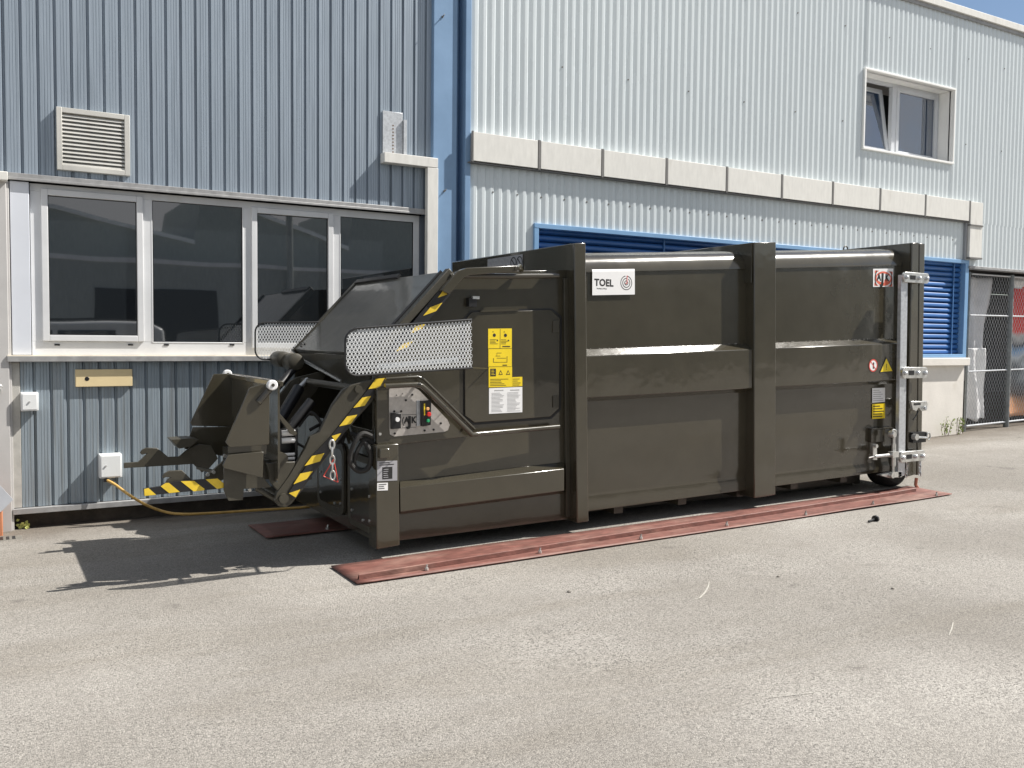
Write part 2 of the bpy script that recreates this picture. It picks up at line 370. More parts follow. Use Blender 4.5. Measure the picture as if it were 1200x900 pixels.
# fasteners of the boxes below
def wallbox(name, x0, x1, y0, y1, dep, m, label, cat, knob=None, Y=YL):
    a, b = P(x0, y1, Y-dep), P(x1, y0, Y-dep)
    T = thing(name, (a.x, Y, a.z), label, cat)
    MB().box(a.x, b.x, Y-dep, Y+.02, a.z, b.z).build('box_body', m, T, bevel=.006)
    MB().box(a.x+.012, b.x-.012, Y-dep-.004, Y-dep+.002, a.z+.012, b.z-.012).build('lid', m, T, bevel=.003)
    if knob:
        kp = P(*knob, Y-dep); MB().cyl((kp.x, Y-dep-.012, kp.z), (kp.x, Y-dep, kp.z), .008, 10).build('lock_button', GRY, T)
    return T
wallbox('junction_box', 24.5, 45, 460, 482, .10, PLW, 'small square white junction box on the far left strip of the wall', 'box', (34.5, 471))
sock = wallbox('socket_box', 117, 143, 532, 561, .12, PLW, 'white power socket box low on the ribbed wall with the orange cable plugged in', 'box', (124, 546))
sg = thing('sign_plate', P(88, 453, YL-.03), 'blank cream sign plate with a dark hole, fixed under the windows', 'sign')
a, b = P(88.5, 453.5, YL-.03), P(155, 432.5, YL-.03)
MB().box(a.x, b.x, YL-.035, YL+.0, a.z, b.z).build('plate', CRM, sg, bevel=.004)
hp = P(102, 444, YL-.035); MB().rings((hp.x, YL-.034, hp.z), (0, -1, 0), [(0, .022), (.003, .017)], 12).build('bolt_hole', BLK, sg)
# cable cover bracket by the blue pillar
dc = thing('cable_cover', P(505, 300, 9.0), 'white L-shaped metal cable cover beside the blue pillar', 'cable cover')
yy = YL-.12
a, b = P(450.5, 188, yy), P(513.5, 186, yy); hz = P(480, 181.5, yy).z; hb = P(480, 193, yy).z
MB().box(a.x, b.x, yy, YL-.004, hb, hz).build('cover_arm', DUC, dc, bevel=.004)
a, b = P(501, 250, yy), P(513.5, 250, yy)
MB().box(a.x, b.x, yy+.002, YL-.052, gz(4, 9)-.05, hb-.003).build('cover_upright', DUC, dc, bevel=.004)
pl = thing('perforated_bracket', P(448, 178, YL), 'pale perforated steel bracket on the blue-grey cladding above the cable cover', 'bracket')
a, b = P(448.5, 177, YL-.02), P(472, 131, YL-.02)
MB().box(a.x, b.x, YL-.022, YL-.004, hz+.003, P(460, 131, YL-.02).z).build('plate', GAL, pl, bevel=.002)
hm = MB(); um = P(460.5, 150, YL-.02).x; zz = hz+.03
for i in range(9): hm.cyl((um, YL-.0235, zz+.035*i), (um, YL-.020, zz+.035*i), .009, 8)
hm.build('slots', mat('rusty_slots', (.16, .10, .06), .8), pl)
u0 = P(473, 150, YL-.04).x
MB().box(u0, u0+.012, YL-.05, YL-.004, hz+.003, P(474, 141, YL-.02).z).box(u0+.012, u0+.035, YL-.05, YL-.045, hz+.003, P(474, 141, YL-.02).z).build('slotted_angle', GAL, pl)
# ------------------------------------------------------------------ white building
WB = thing('white_clad_building', (9, YR, .2), 'pale ribbed white building with blue louvred windows right of the blue pillar', 'building')
XB = P(551, 100, YR).x; XE = 34.0
xo = P(1132.5, 350, YR).x                      # right end of the blue louvres
z_dt, z_db = P(800, 188, YR-.1).z, P(800, 217.6, YR-.1).z
zwt = P(880, 283.5, YR).z; zwb = P(1110, 419, YR).z
xw0 = P(625, 270, YR).x
RP = [(0, .013), (.045, .002), (.055, 0), (.090, 0), (.105, .014)]
zc = P(1165, 314, YR).z
z_top = P(1150, 23, YR).z
ux0, ux1 = P(1012.5, 130, YR).x, P(1116, 150, YR).x; uz0, uz1 = P(1060, 181, YR).z, P(1060, 92.5, YR).z
mb = MB()
clad(mb, XB, ux0, k(z_db), k(z_top), YR, RP, .108); clad(mb, ux0, ux1, k(uz1), k(z_top), YR, RP, .108)
clad(mb, ux0, ux1, k(z_db), k(uz0), YR, RP, .108); clad(mb, ux1, XE, k(z_db), k(z_top), YR, RP, .108)
mb.build('upper_cladding', RCU, WB)
mb = MB(); clad(mb, XB, xw0, k(.1), k(z_db), YR, RP, .108); clad(mb, xw0, xo, k(zwt), k(z_db), YR, RP, .108); clad(mb, xo, XE, k(zc), k(z_db), YR, RP, .108)
mb.build('lower_cladding', RCL, WB)
sc = MB(); x = XB+.3
while x < xo:
    sc.cyl((x, YR+.012, zwt+.31), (x, YR-.004, zwt+.31), .011, 6); x += .324
x = XB+.25
while x < 18:
    sc.cyl((x, YR-.004, 6.25), (x, YR+.01, 6.25), .009, 6); x += .97
    if x < ux0-.3 or x > ux1+.2: sc.cyl((x, YR-.004, 4.9), (x, YR+.01, 4.9), .009, 6)
build_each(sc, 'screw', SEAM, WB)
# blue pillar (three faces) between the two buildings
xa1 = P(535.5, 150, YL-.06).x; xs1 = P(545.2, 150, YR-.03).x
MB().box(XA, xa1, YL-.06, YL+.25, -.2, 9.6).build('pillar', BLU, WB, bevel=.006)
MB().box(xs1, XB-.003, YR-.03, YL+.25, -.2, 9.6).build('pillar_casing', BLU, WB, bevel=.006)
MB().box(xa1+.002, xs1-.002, YL+.06, YL+.24, -.2, 9.6).build('pillar_recess', BLU, WB)
bo = MB()
for x, y in ((518, 20), (520, 224)):
    p = P(x, y, YL-.05); bo.cyl(p, p+Vector((0, -.02, 0)), .012, 8); bo.cyl(p+Vector((0, -.02, 0)), p+Vector((-.0, -.06, .01)), .006, 6)
build_each(bo, 'bolt', SEAM, WB)
# roof trim
MB().box(XB, XE, YR-.06, YR+.3, z_top-.02, z_top+.085).build('roof_trim', DUC, WB, bevel=.004)
MB().box(XB, XE, YR-.03, YR+.3, z_top-.075, z_top-.022).build('eave_shadow_gap', FLS, WB)
MB().box(XB, XE, YR+.35, 20, z_top-.3, z_top-.05).build('roof', FLS, WB)
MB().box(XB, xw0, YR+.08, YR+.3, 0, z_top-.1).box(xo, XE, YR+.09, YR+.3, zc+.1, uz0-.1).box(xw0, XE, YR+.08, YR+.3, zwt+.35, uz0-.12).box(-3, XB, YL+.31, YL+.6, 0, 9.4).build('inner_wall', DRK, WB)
# upper window
t = .03
rv = MB(); D = .30
rv.box(ux0-t, ux1+t, YR-.03, YR+D, uz1, uz1+t); rv.box(ux0-t, ux1+t, YR-.035, YR+D, uz0-t, uz0); rv.box(ux0-t, ux0, YR-.029, YR+D-.001, uz0, uz1); rv.box(ux1, ux1+t, YR-.029, YR+D-.001, uz0, uz1)
WRV = mat('white_reveal', (.86, .86, .84), .45, var=.02)
rev = rv.build('window_reveal', WRV, WB, bevel=.003)
um = ux0+(ux1-ux0)*.475; f = .07; yy = YR+D-.05
def frame(x0, x1, z0, z1, yy, f, d, name, m, par):
    return MB().box(x0, x0+f, yy, yy+d, z0, z1).box(x1-f, x1, yy, yy+d, z0, z1).box(x0+f, x1-f, yy+.001, yy+d, z1-f, z1).box(x0+f, x1-f, yy+.001, yy+d, z0, z0+f).build(name, m, par, bevel=.004)
WFB = mat('grey_white_frame', (.60, .62, .65), .4, var=.02)
up = frame(ux0, ux1, uz0, uz1, yy, .05, .06, 'window', WFB, WB)
MB().box(um-.05, um+.05, yy-.01, yy+.06, uz0+.05, uz1-.05).build('mullion', WFB, up, bevel=.004)
fs = frame(um+.05, ux1-.05, uz0+.05, uz1-.05, yy-.02, .06, .05, 'sash', WFB, up)
MB().box(um+.1, ux1-.1, yy+.012, yy+.018, uz0+.1, uz1-.1).build('pane', GLU, up)
# tilted open sash on the left (hinged at the bottom)
sh = MB(); a0 = R(9); hx0, hx1 = ux0+.055, um-.055; hh = uz1-uz0-.11
def tilt(u, v, w): return (u, yy+.02 + w*math.cos(a0) + v*math.sin(a0), uz0+.06+v*math.cos(a0)-w*math.sin(a0))
def tbox(mb, u0, u1, v0, v1, w0, w1):
    vs = [tilt(u, v, w) for u in (u0, u1) for w in (w0, w1) for v in (v0, v1)]
    mb.add(vs, [(0,1,3,2),(4,6,7,5),(0,4,5,1),(2,3,7,6),(0,2,6,4),(1,5,7,3)])
for q in ((hx0, hx0+.06, 0, hh), (hx1-.06, hx1, 0, hh), (hx0+.06, hx1-.06, hh-.06, hh), (hx0+.06, hx1-.06, 0, .06)): tbox(sh, *q, 0, .05)
so = sh.build('tilted_sash', WFB, up)
pg = MB(); tbox(pg, hx0+.06, hx1-.06, .06, hh-.06, .02, .026); pg.build('pane', GLU, up)
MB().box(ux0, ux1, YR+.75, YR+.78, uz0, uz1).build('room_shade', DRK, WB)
# blue louvred window band
lw = MB(); f = .07
lw.box(xw0, xo, YR-.03, YR+.12, zwt-.055, zwt); lw.box(xo-.09, xo, YR-.028, YR+.12, zwb, zwt-.055); lw.box(xw0, xw0+.06, YR-.028, YR+.12, zwb, zwt-.055); lw.box(xw0, xo, YR-.029, YR+.12, zwb-.0, zwb+.055)
lo = lw.build('louvre_window', LBL, WB, bevel=.004)
sl = MB(); z = zwb+.06; pz = .083
while z < zwt-.06:
    sl.prism([(xw0+.06, YR+.115, z+.075), (xw0+.06, YR+.072, z+.066), (xw0+.06, YR+.055, z+.045), (xw0+.06, YR+.055, z+.018), (xw0+.06, YR+.075, z), (xw0+.06, YR+.118, z-.004)], (xo-.15-xw0, 0, 0)); z += pz
sl.build('louvre_slats', LOU, lo, bevel=.002)
gm = MB()
x = P(780, 300, YR).x
for x in (P(780, 290, YR).x, xo-.30): gm.box(x, x+.02, YR+.035, YR+.052, zwb+.055, zwt-.055)
build_each(gm, 'guide_rail', BLD, lo)
MB().box(xw0, xo, YR+.13, YR+.2, zwb, zwt).build('blind_backing', LOU, WB)
MB().box(xw0-.05, xo+.04, YR-.08, YR+.1, P(1110, 428.5, YR-.08).z, zwb-.004).build('window_sill', CON, WB, bevel=.008)
MB().box(xw0-.3, P(1128.5, 470, YR).x, YR+.0, YR+.3, -.3, P(1110, 428.5, YR-.08).z-.003).build('base_wall', CON, WB)
# cable tray (cream metal panels) along the wall
ct = thing('cable_tray', (P(550, 170, YR).x, YR, 3.7), 'long cream metal cable tray running across the white ribbed wall then down', 'cable tray')
se = [553.3, 633, 707, 782, 852.5, 917, 976.5, 1032, 1085, 1137]
yy = YR-.08; X_ = [P(x, 155+(x-553)*.14+18, yy).x for x in se]
for i in range(len(X_)-1):
    MB().box(X_[i]+.012, X_[i+1]-.03, yy, YR-.003, z_db, z_dt).build('tray_panel', DUC, ct, bevel=.003)
sm = MB()
for i, x in enumerate(X_):
    if i == 0: x += .012
    sm.box(x-.024 if i else x-.010, x+.006, yy-.003, YR-.002 if i else yy+.02, z_db-.012, z_dt+.008)
sm.box(X_[0]-.03, X_[-1], yy+.01, YR-.002, z_db-.022, z_db-.012); build_each(sm, 'joint_strip', SEAM, ct)
xd0, xd1 = X_[-1]+.012, P(1152, 250, yy).x
MB().box(xd0, xd1, yy, YR-.003, P(1145, 302, yy).z, z_dt).build('down_pipe', DUC, ct, bevel=.003)
dz = P(1145, 263, yy).z; MB().box(xd0-.01, xd1+.0, yy-.015, YR-.002, dz-.03, dz-.01).box(xd0-.01, xd1, yy-.015, YR-.002, P(1145, 303, yy).z-.01, P(1145, 303, yy).z+.015).build('clamp', SEAM, ct)
MB().box(P(1131, 290, YR).x-.06, xd0-.012, YR-.04, YR-.002, zwt+.0, z_db-.024).build('side_channel', mat('grey_channel', (.30, .31, .33), .5), ct)
# ------------------------------------------------------------------ added weed shapes standing in for stains and twig shadows on the white wall
def weed(px_, py_, h, nst, label):
    b = P(px_, py_, YR-.06); g = Vector((b.x, YR-.08, gz(b.x, YR)))
    T = thing('stain_shadow_weed', g, label, 'weed', 'stand-ins for stains and twig shadows at the foot of the white wall')
    st, lf = MB(), MB()
    for i in range(nst):
        a = random.uniform(-.5, .5); p = [g+Vector((random.uniform(-.12, .12), random.uniform(-.03, .03), 0))]
        hh = h*random.uniform(.6, 1)
        for s in range(4): p.append(p[-1]+Vector((math.sin(a)*hh/4+random.uniform(-.01, .01), random.uniform(-.012, .005), hh/4)))
        st.tube(p, .003, 5)
        for s in range(9):
            c = p[random.randint(1, 4)]+Vector((random.uniform(-.02, .02), random.uniform(-.02, .01), random.uniform(-.02, .03))); w = random.uniform(.012, .028); an = random.uniform(0, 6.28)
            d = Vector((math.cos(an), -.3, math.sin(an))).normalized()*w*1.8; e = Vector((-math.sin(an), random.uniform(-.5, .5), math.cos(an)))*w*.6
            lf.add([c, c+d*.5+e, c+d, c+d*.5-e], [(0, 1, 2, 3)])
    st.build('shadow_stem', TWG, T); lf.build('stain_leaves', GRN, T)
weed(1107, 510, .30, 7, 'left one of two added weed shapes standing in for yellow-green stains and twig shadows on the white base wall')
weed(1122, 508, .28, 7, 'right one of two added weed shapes standing in for yellow-green stains and twig shadows, at the white wall corner beside the fence')
# ------------------------------------------------------------------ storage cage with fence, tarps
YF = 9.19
bay = MB(); gx0 = P(1131, 450, YF).x; g0 = gz(gx0, YF)
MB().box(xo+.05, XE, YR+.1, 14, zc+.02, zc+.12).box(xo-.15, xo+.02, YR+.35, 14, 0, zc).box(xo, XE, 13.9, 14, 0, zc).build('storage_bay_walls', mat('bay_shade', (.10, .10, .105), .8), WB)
MB().box(xo-.02, XE, YR-.05, YR+.12, zc-.045, zc-.002).build('bay_lintel', FLS, WB, bevel=.003)
fc = thing('chain_link_fence', (gx0, YF, g0), 'grey steel chain-link fence with posts closing the bay at far right', 'fence')
zt2 = zc-.08
xp = [gx0+.02, P(1182.5, 400, YF).x, P(1182.5, 400, YF).x+2.9, P(1182.5, 400, YF).x+5.8]
for i, x in enumerate(xp):
    r = .022 if i == 0 else .045
    MB().cyl((x, YF, gz(x, YF)-.05), (x, YF, zt2), r, 14).build('post', POST, fc, smooth=True)
for i in range(3):
    a, b = xp[i]+.04, xp[i+1]-.05
    z0a, z0b = gz(a, YF)+.09, gz(b, YF)+.09
    for u in (0, .36, .73, 1.0):
        za, zb_ = z0a+(zt2-.03-z0a)*u, z0b+(zt2-.03-z0b)*u
        MB().cyl((a, YF-.005, za), (b, YF-.005, zb_), .016 if u in (0, 1.0) else .013, 8).build('rail', GAL, fc, smooth=True)
    mw = MB(); Wd = b-a; Hh = zt2-.05-z0a; s = .075
    def clip(x0, z0, dx):
        pts = []
        t0 = max(0, (0-x0)/dx if dx > 0 else (Wd-x0)/dx); t1 = min(Hh, (Wd-x0)/dx if dx > 0 else (0-x0)/dx)
        if t1-t0 > .02: pts = [(x0+dx*t0, t0), (x0+dx*t1, t1)]
        return pts
    for dx, off in ((.62, .012), (-.62, -.012)):
        x0 = -Hh*.62 if dx > 0 else 0
        while x0 < (Wd if dx > 0 else Wd+Hh*.62):
            q = clip(x0, 0, dx)
            if q: mw.tube([(a+q[0][0], YF+off*.3, z0a+q[0][1]), (a+q[1][0], YF+off*.3, z0a+q[1][1])], .0024, 4, cap=False)
            x0 += s
    o = mw.build('wire_mesh', GAL, fc); tag(o, kind=None)
# hanging tarp behind left bay
def sheet(name, x0, x1, zb_, zt_, Y, m, label, cat, waves, amp, edge=None, nx=40, nz=30):
    mb = MB(); vs = []
    for j in range(nz+1):
        v = j/nz
        for i in range(nx+1):
            u = i/nx; xr = x1 if edge is None else x0+(x1-x0)*edge(v)
            x = x0+(xr-x0)*u
            vs.append((x, Y+amp*math.sin(waves*u*6.28+2*v)+amp*.6*math.sin(7*v+5*u), zb_+(zt_-zb_)*v+(.03*math.sin(9*u) if j == 0 else 0)))
    mb.add(vs, [(j*(nx+1)+i, j*(nx+1)+i+1, (j+1)*(nx+1)+i+1, (j+1)*(nx+1)+i) for j in range(nz) for i in range(nx)])
    o = mb.build(name, m, smooth=True); md = o.modifiers.new('thick', 'SOLIDIFY'); md.thickness = .006
    return tag(o, label, cat)
xt0, xt1 = P(1134, 400, YF+.18).x, P(1170, 330, YF+.18).x
zq = P(1150, 448, YF+.18).z
sheet('plastic_sheet', xt0, xt1, zq, zt2-.05, YF+.26, mat('grey_tarp', (.68, .68, .70), .6, var=.12, vscale=4), 'tall pale grey plastic sheet hanging behind the fence between the blue frame and the post', 'sheet', 2, .05, edge=lambda v: .55+.45*v)
sheet('white_tarp', P(1134, 470, YF+.10).x, P(1153, 480, YF+.10).x, P(1145, 492, YF+.10).z, P(1145, 446, YF+.10).z+.55, YF+.11, TARP, 'small sunlit white tarp piece low behind the fence, under the grey plastic sheet', 'tarp', 1.5, .03, edge=lambda v: 1-.15*v)
def banner_mat():
    m = bpy.data.materials.new('printed_banner'); m.use_nodes = True; N = m.node_tree.nodes; L = m.node_tree.links
    g = N.new('ShaderNodeNewGeometry'); mp = N.new('ShaderNodeMapping'); mp.inputs['Rotation'].default_value = (0, .6, 0); L.new(g.outputs['Position'], mp.inputs[0])
    sp = N.new('ShaderNodeSeparateXYZ'); L.new(mp.outputs[0], sp.inputs[0])
    n = N.new('ShaderNodeTexNoise'); n.inputs['Scale'].default_value = 1.6; n.inputs['Detail'].default_value = 7; L.new(g.outputs['Position'], n.inputs['Vector'])
    sz = N.new('ShaderNodeSeparateXYZ'); L.new(g.outputs['Position'], sz.inputs[0])
    ad = N.new('ShaderNodeMath'); ad.operation = 'MULTIPLY_ADD'; ad.inputs[1].default_value = 1.2; L.new(n.outputs[0], ad.inputs[0]); L.new(sz.outputs[2], ad.inputs[2])
    mr = N.new('ShaderNodeMapRange'); mr.inputs['From Min'].default_value = .9; mr.inputs['From Max'].default_value = 3.4; L.new(ad.outputs[0], mr.inputs[0])
    cr = N.new('ShaderNodeValToRGB'); L.new(mr.outputs[0], cr.inputs[0]); e = cr.color_ramp; e.elements[0].color = (.75, .38, .2, 1); e.elements[1].color = (.62, .05, .05, 1)
    for p, c in ((.12, (.6, .32, .18, 1)), (.2, (.10, .07, .06, 1)), (.34, (.13, .15, .17, 1)), (.42, (.55, .6, .65, 1)), (.5, (.2, .36, .6, 1)), (.58, (.06, .07, .09, 1)), (.66, (.5, .5, .5, 1)), (.72, (.75, .07, .06, 1))):
        x = e.elements.new(p); x.color = c
    L.new(cr.outputs[0], N['Principled BSDF'].inputs['Base Color']); N['Principled BSDF'].inputs['Roughness'].default_value = .5
    return m
xb0 = P(1186, 400, YF+.23).x
sheet('printed_banner', xb0, xb0+5, gz(xb0, YF)+.12, P(1195, 335, YF+.23).z, YF+.23, banner_mat(), 'crumpled banner printed red, blue and orange behind the fence at the right edge', 'banner', 6, .05, nx=90)
sheet('folded_sheet', P(1185, 320, YF+.18).x, P(1185, 320, YF+.18).x+4.5, P(1195, 335, YF+.18).z-.05, zt2-.02, YF+.17, TARP, 'pale folded sheet hanging over the top of the printed banner', 'sheet', 3, .04)
# ------------------------------------------------------------------ waste compactor
YP = 6.35; YD = 6.485; YB = 6.46; YFAR = 8.65
WC = thing('waste_compactor', (5.5, 7.5, .1), 'glossy olive-brown roll-off waste compactor container with bin lift, between the buildings and the open yard', 'waste compactor')
def slab(px4, name):
    pts = [P(x, y, YP) for x, y in px4]
    # frame ring: front post, top beam, rear post and cross beam around the body
    o = MB(); a, b, c, d = pts
    w = .17
    def sec(A, B, e): o.prism([A, B, B+Vector((0, e, 0)), A+Vector((0, e, 0))], (0, 0, 0))
    o.prism([a, b, c, d], (0, YFAR-YP, 0))
    return o.build(name, OL, WC, bevel=.008)
slab([(673, 285), (686.5, 284.5), (690, 611), (676.3, 613)], 'frame_post')
slab([(884, 284), (909.5, 283.5), (909, 580), (884, 584)], 'frame_post')
slab([(1069, 284.5), (1077, 284), (1074, 556), (1063, 559)], 'frame_post')
tg = MB(); tg.prism([P(x, y, YP) for x, y in ((1077.8, 285), (1084, 285.3), (1079.8, 556), (1074.8, 557))], (0, YFAR-YP, 0)); tg = tg.build('tailgate', OL, WC, bevel=.008)
# body shell (lofted section between the frame posts)
f_rt = line((690, 296.5), (1045, 292), 6.62); f_rb = line((690, 319), (1040, 311.5), YB)
f_tb = line((690, 408.5), (1040, 396.4), YB); f_tf = line((690, 417.5), (1056, 402), 6.37)
f_bf = line((690, 466), (1054, 445), 6.37); f_bb = line((690, 471), (1054, 449.5), YB)
f_lb = line((690, 583), (1010, 545.5), YB); f_fl = line((690, 590), (1045, 546), YB-.01); f_ft = line((690, 599), (1045, 551.5), YB)
def section(X):
    zr, zs = f_rt(X), f_rb(X); near = []
    near.append((6.75, f_ft(X)-.0)); near.append((YB+.005, f_ft(X))); near.append((YB+.004, f_fl(X)+.0)); near.append((YB+.014, f_lb(X)+.004)); near.append((YB+.016, f_lb(X)+.04)); near.append((YB, f_lb(X)+.14))
    near.append((YB, (zs+f_lb(X))/2)); near.append((YB, zs-.004)); near.append((YB-.012, zs)); near.append((YB-.012, zs+.014)); 
    for i in range(1, 9):
        t = math.pi/2*i/8; near.append((YB-.004+.17*(1-math.cos(t)), zs+.018+(zr-zs-.018)*math.sin(t)))
    far = [(2*7.5-y, z) for y, z in reversed(near)]
    return near+far
x1, x2, x3 = P(688, 450, YP).x-.03, P(896, 450, YP).x, P(1070, 450, YP).x+.05
mb = MB(); Xs = [x1+(x3-x1)*i/24 for i in range(25)]; S_ = [section(x) for x in Xs]; n = len(S_[0])
mb.add([(x, y, z) for x, s in zip(Xs, S_) for y, z in s], [(i*n+j, (i+1)*n+j, (i+1)*n+(j+1) % n, i*n+(j+1) % n) for i in range(24) for j in range(n)]+[list(range(n)), list(range(25*n-1, 24*n-1, -1))])
mb.build('container_body', OL, WC, smooth=True)
for xa, xb in ((P(688, 440, YP).x+.0, P(884, 440, YP).x+.0), (P(909.3, 440, YP).x, P(1063, 440, YP).x)):
    m_ = MB(); v = []
    for X in (xa, xb): v += [(X, YB+.01, f_tb(X)), (X, 6.37, f_tf(X)), (X, 6.37, f_bf(X)), (X, YB+.01, f_bb(X))]
    m_.add(v, [(0, 1, 5, 4), (1, 2, 6, 5), (2, 3, 7, 6), (3, 0, 4, 7), (0, 3, 2, 1), (4, 5, 6, 7)])
    m_.build('side_rib', OL, WC, bevel=.006)
    # far side rib
# weld-bead grit along the rib top
wd = MB()
for xa, xb in ((x1+.1, P(884, 440, YP).x-.05), (P(909.3, 440, YP).x+.05, x3-.3)):
    X = xa
    while X < xb:
        if random.random() < .55:
            p = Vector((X, YB-.004, f_tb(X)-.004)); r = random.uniform(.003, .008)
            wd.add([p+Vector((-r, 0, 0)), p+Vector((r, 0, 0)), p+Vector((0, -r*1.2, 0)), p+Vector((0, 0, r))], [(0, 1, 3), (0, 2, 1), (0, 3, 2), (1, 2, 3)])
        X += random.uniform(.008, .03)
wd.build('weld_beads', mat('pale_grit', (.5, .48, .43), .7), WC)
# underframe skids and rear lip
uf = MB()
for yy in (6.85, 8.0): uf.box(2.7, 8.6, yy, yy+.16, .10, .26)
for x in [3.4+.75*i for i in range(7)]: uf.box(x, x+.10, YB+.08, 8.5, f_ft(max(x, x1))-.075 if x > x1 else .13, f_ft(max(x, x1))-.004 if x > x1 else .2)
uf.build('underframe', OLD, WC)
sk = MB(); sk.prism([P(x, y, 6.75) for x, y in ((870, 563), (1008, 547), (1009, 556), (998, 567), (984, 567), (870, 580))], (0, .12, 0)); sk.build('skid', OLD, WC, bevel=.005)
# roller wheels
def wheel(yc):
    c = P(1041, 553, 6.6); zc_ = gz(c.x, 6.6)
    rad = .235; cz = zc_+rad+.004
    w = MB(); w.rings((c.x, yc-.14, cz), (0, 1, 0), [(0, rad*.55), (.0, rad-.05), (.03, rad-.012), (.07, rad), (.21, rad), (.25, rad-.012), (.28, rad-.05), (.28, rad*.5)], 40)
    o = w.build('roller_wheel', RUB, WC, smooth=True)
    MB().rings((c.x, yc-.148, cz), (0, 1, 0), [(0, .03), (.0, .05), (.02, .07)], 20).build('hub', OLD, o, smooth=True)
    MB().box(c.x-.10, c.x+.12, yc-.10, yc+.12, cz+rad*.75, f_ft(c.x)+.02).build('wheel_bracket', OLD, WC)
wheel(6.62); wheel(8.3)
# lifting eyes on roof
for x, y, Y in ((991, 291, 7.2),):
    p = P(x, y, Y); MB().tube([p+Vector((.035*math.cos(a), 0, .035*math.sin(a)-.01)) for a in [2*math.pi*i/16 for i in range(16)]], .008, 6, closed=True).build('lifting_eye', OLD, WC)
# curved gusset where the top beams meet the rounded roof edge
for X, zt9 in ((P(1069, 300, YP).x, P(1069, 284.5, YP).z), (P(884, 300, YP).x, P(884, 284, YP).z)):
    zz = f_rt(X); hh9 = zt9-zz-.004; pts = [(X-.004, YP+.02, zz-.32), (X-.004, YP+.02, zz+hh9), (X-.004, YP+.62, zz+hh9), (X-.004, YP+.62, zz+.02)]
    for i in range(9):
        t = math.pi/2*i/8; pts.append((X-.004, YP+.62-.47*math.sin(t), zz+.02-.34*(1-math.cos(t))))
    MB().prism(pts, (-.012, 0, 0)).build('corner_gusset', OL, WC)
# ---- press head
XH = PX(524, 317, 1).x
Tn, Bn = P(524, 317.5, 6.45), P(437, 414, 6.45)
A = MB()
A.px([(524, 319), (680, 316), (684, 606), (441, 637), (437, 560), (437, 414)], YD, .02)
A.build('press_side_plate', OL, WC, bevel=.003)
far = [P(x, y, YD) for x, y in [(524, 319), (680, 316), (684, 606), (441, 637), (437, 560), (437, 414)]]
MB().prism([p+Vector((0, 2.0, 0)) for p in far], (0, .02, 0)).build('press_side_plate', OL, WC)
ztop = Tn.z
MB().box(Tn.x+.01, P(676, 300, YP).x+.02, YD+.02, 8.484, ztop-.03, ztop-.004).build('press_roof', OL, WC)
MB().box(P(524, 317, YD).x+.05, P(524, 317, YD).x+.08, YD+.021, 8.484, .7, ztop-.03).box(Bn.x+.1, 3.9, YD+.021, 8.484, .55, .6).build('hopper_lining', OLD, WC)
# sloping hood
d = (Tn-Bn).normalized(); nrm = Vector((-d.z, 0, d.x)); L_ = (Tn-Bn).length
def onh(u, y, w=0): return Bn+d*(u*L_)+Vector((0, y, 0))+nrm*w
hood = MB(); hood.prism([onh(0, 0), onh(1, 0), onh(1, 2.03), onh(0, 2.03)], nrm*-.04)
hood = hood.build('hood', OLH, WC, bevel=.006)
hf = MB()
for y0 in (-.03, 1.99): hf.prism([onh(-.02, y0, .012), onh(1.02, y0, .012), onh(1.02, y0+.07, .012), onh(-.02, y0+.07, .012)], nrm*-.06)
build_each(hf, 'hood_edge', OLD, hood, bevel=.006)
MB().tube([onh(-.01, .10, .006), onh(1.0, .10, .006)], .012, 8).build('hood_seal', BLK, hood)
hl = MB(); hl.prism([onh(0, -.02, -.035), onh(0, 2.04, -.035), onh(-.03, 2.04, -.10), onh(-.03, -.02, -.10)], (.07, 0, .0)); hl.build('hood_lip', OL, hood, bevel=.005)
bl = MB()
for u, y in ((.08, 1.93), (.08, 1.83), (.05, 1.88)): c = onh(u, y, .0); bl.cyl(c, c+nrm*.01, .012, 8)
build_each(bl, 'rivet', BLK, hood)
# dark beam behind hood top (hood stay)
a = onh(1, 1.2, 0); MB().prism([onh(.98, .95, .0), onh(1.03, .95, .0), onh(1.03, 2.0, .0), onh(.98, 2.0, .0)], nrm*.022).build('hood_stay', BLK, WC)
# lip gusset plates under hood on far side
MB().px([(349, 411), (392, 416), (376, 433), (353, 421)], 8.40, .02).build('lip_gusset', OL, WC)
ap = MB(); ap.tube([P(353, 421, 8.2), P(400, 447, 7.4)], .014, 8); ap.build('guide_rod', ZNC, WC)
MB().prism([P(349, 414, 8.42), P(355, 424, 8.3), P(404, 450, 7.35), P(420, 470, 7.2), P(432, 470, 6.9), P(436, 417, 6.5)], (.25, 0, -.02)).build('hopper_front', OLD, WC)
# far pivot drums
pv = MB()
for x, y, Y, r in ((329, 421, 8.35, .075), (343, 424, 8.15, .08)): c = P(x, y, Y); pv.rings(c+Vector((0, -.12, 0)), (0, 1, 0), [(0, r*.6), (.01, r*.9), (.03, r), (.22, r), (.25, r*.8)], 24)
build_each(pv, 'pivot_drum', OLD, WC, smooth=True)
# base box under the hopper
Xf = P(441, 600, YP).x
zt_ = P(441, 522, YP).z; zb_ = P(441, 643.5, YP).z
MB().box(Xf+.03, Xf+.6, YP+.15, 8.5, zb_+.03, P(437, 505, YD).z).build('press_base', OL, WC, bevel=.006)
MB().prism([P(x, y, YP) for x, y in ((441, 522), (467, 520), (468.5, 639), (441.5, 644))], (0, .16, 0)).build('corner_post', OL, WC, bevel=.006)
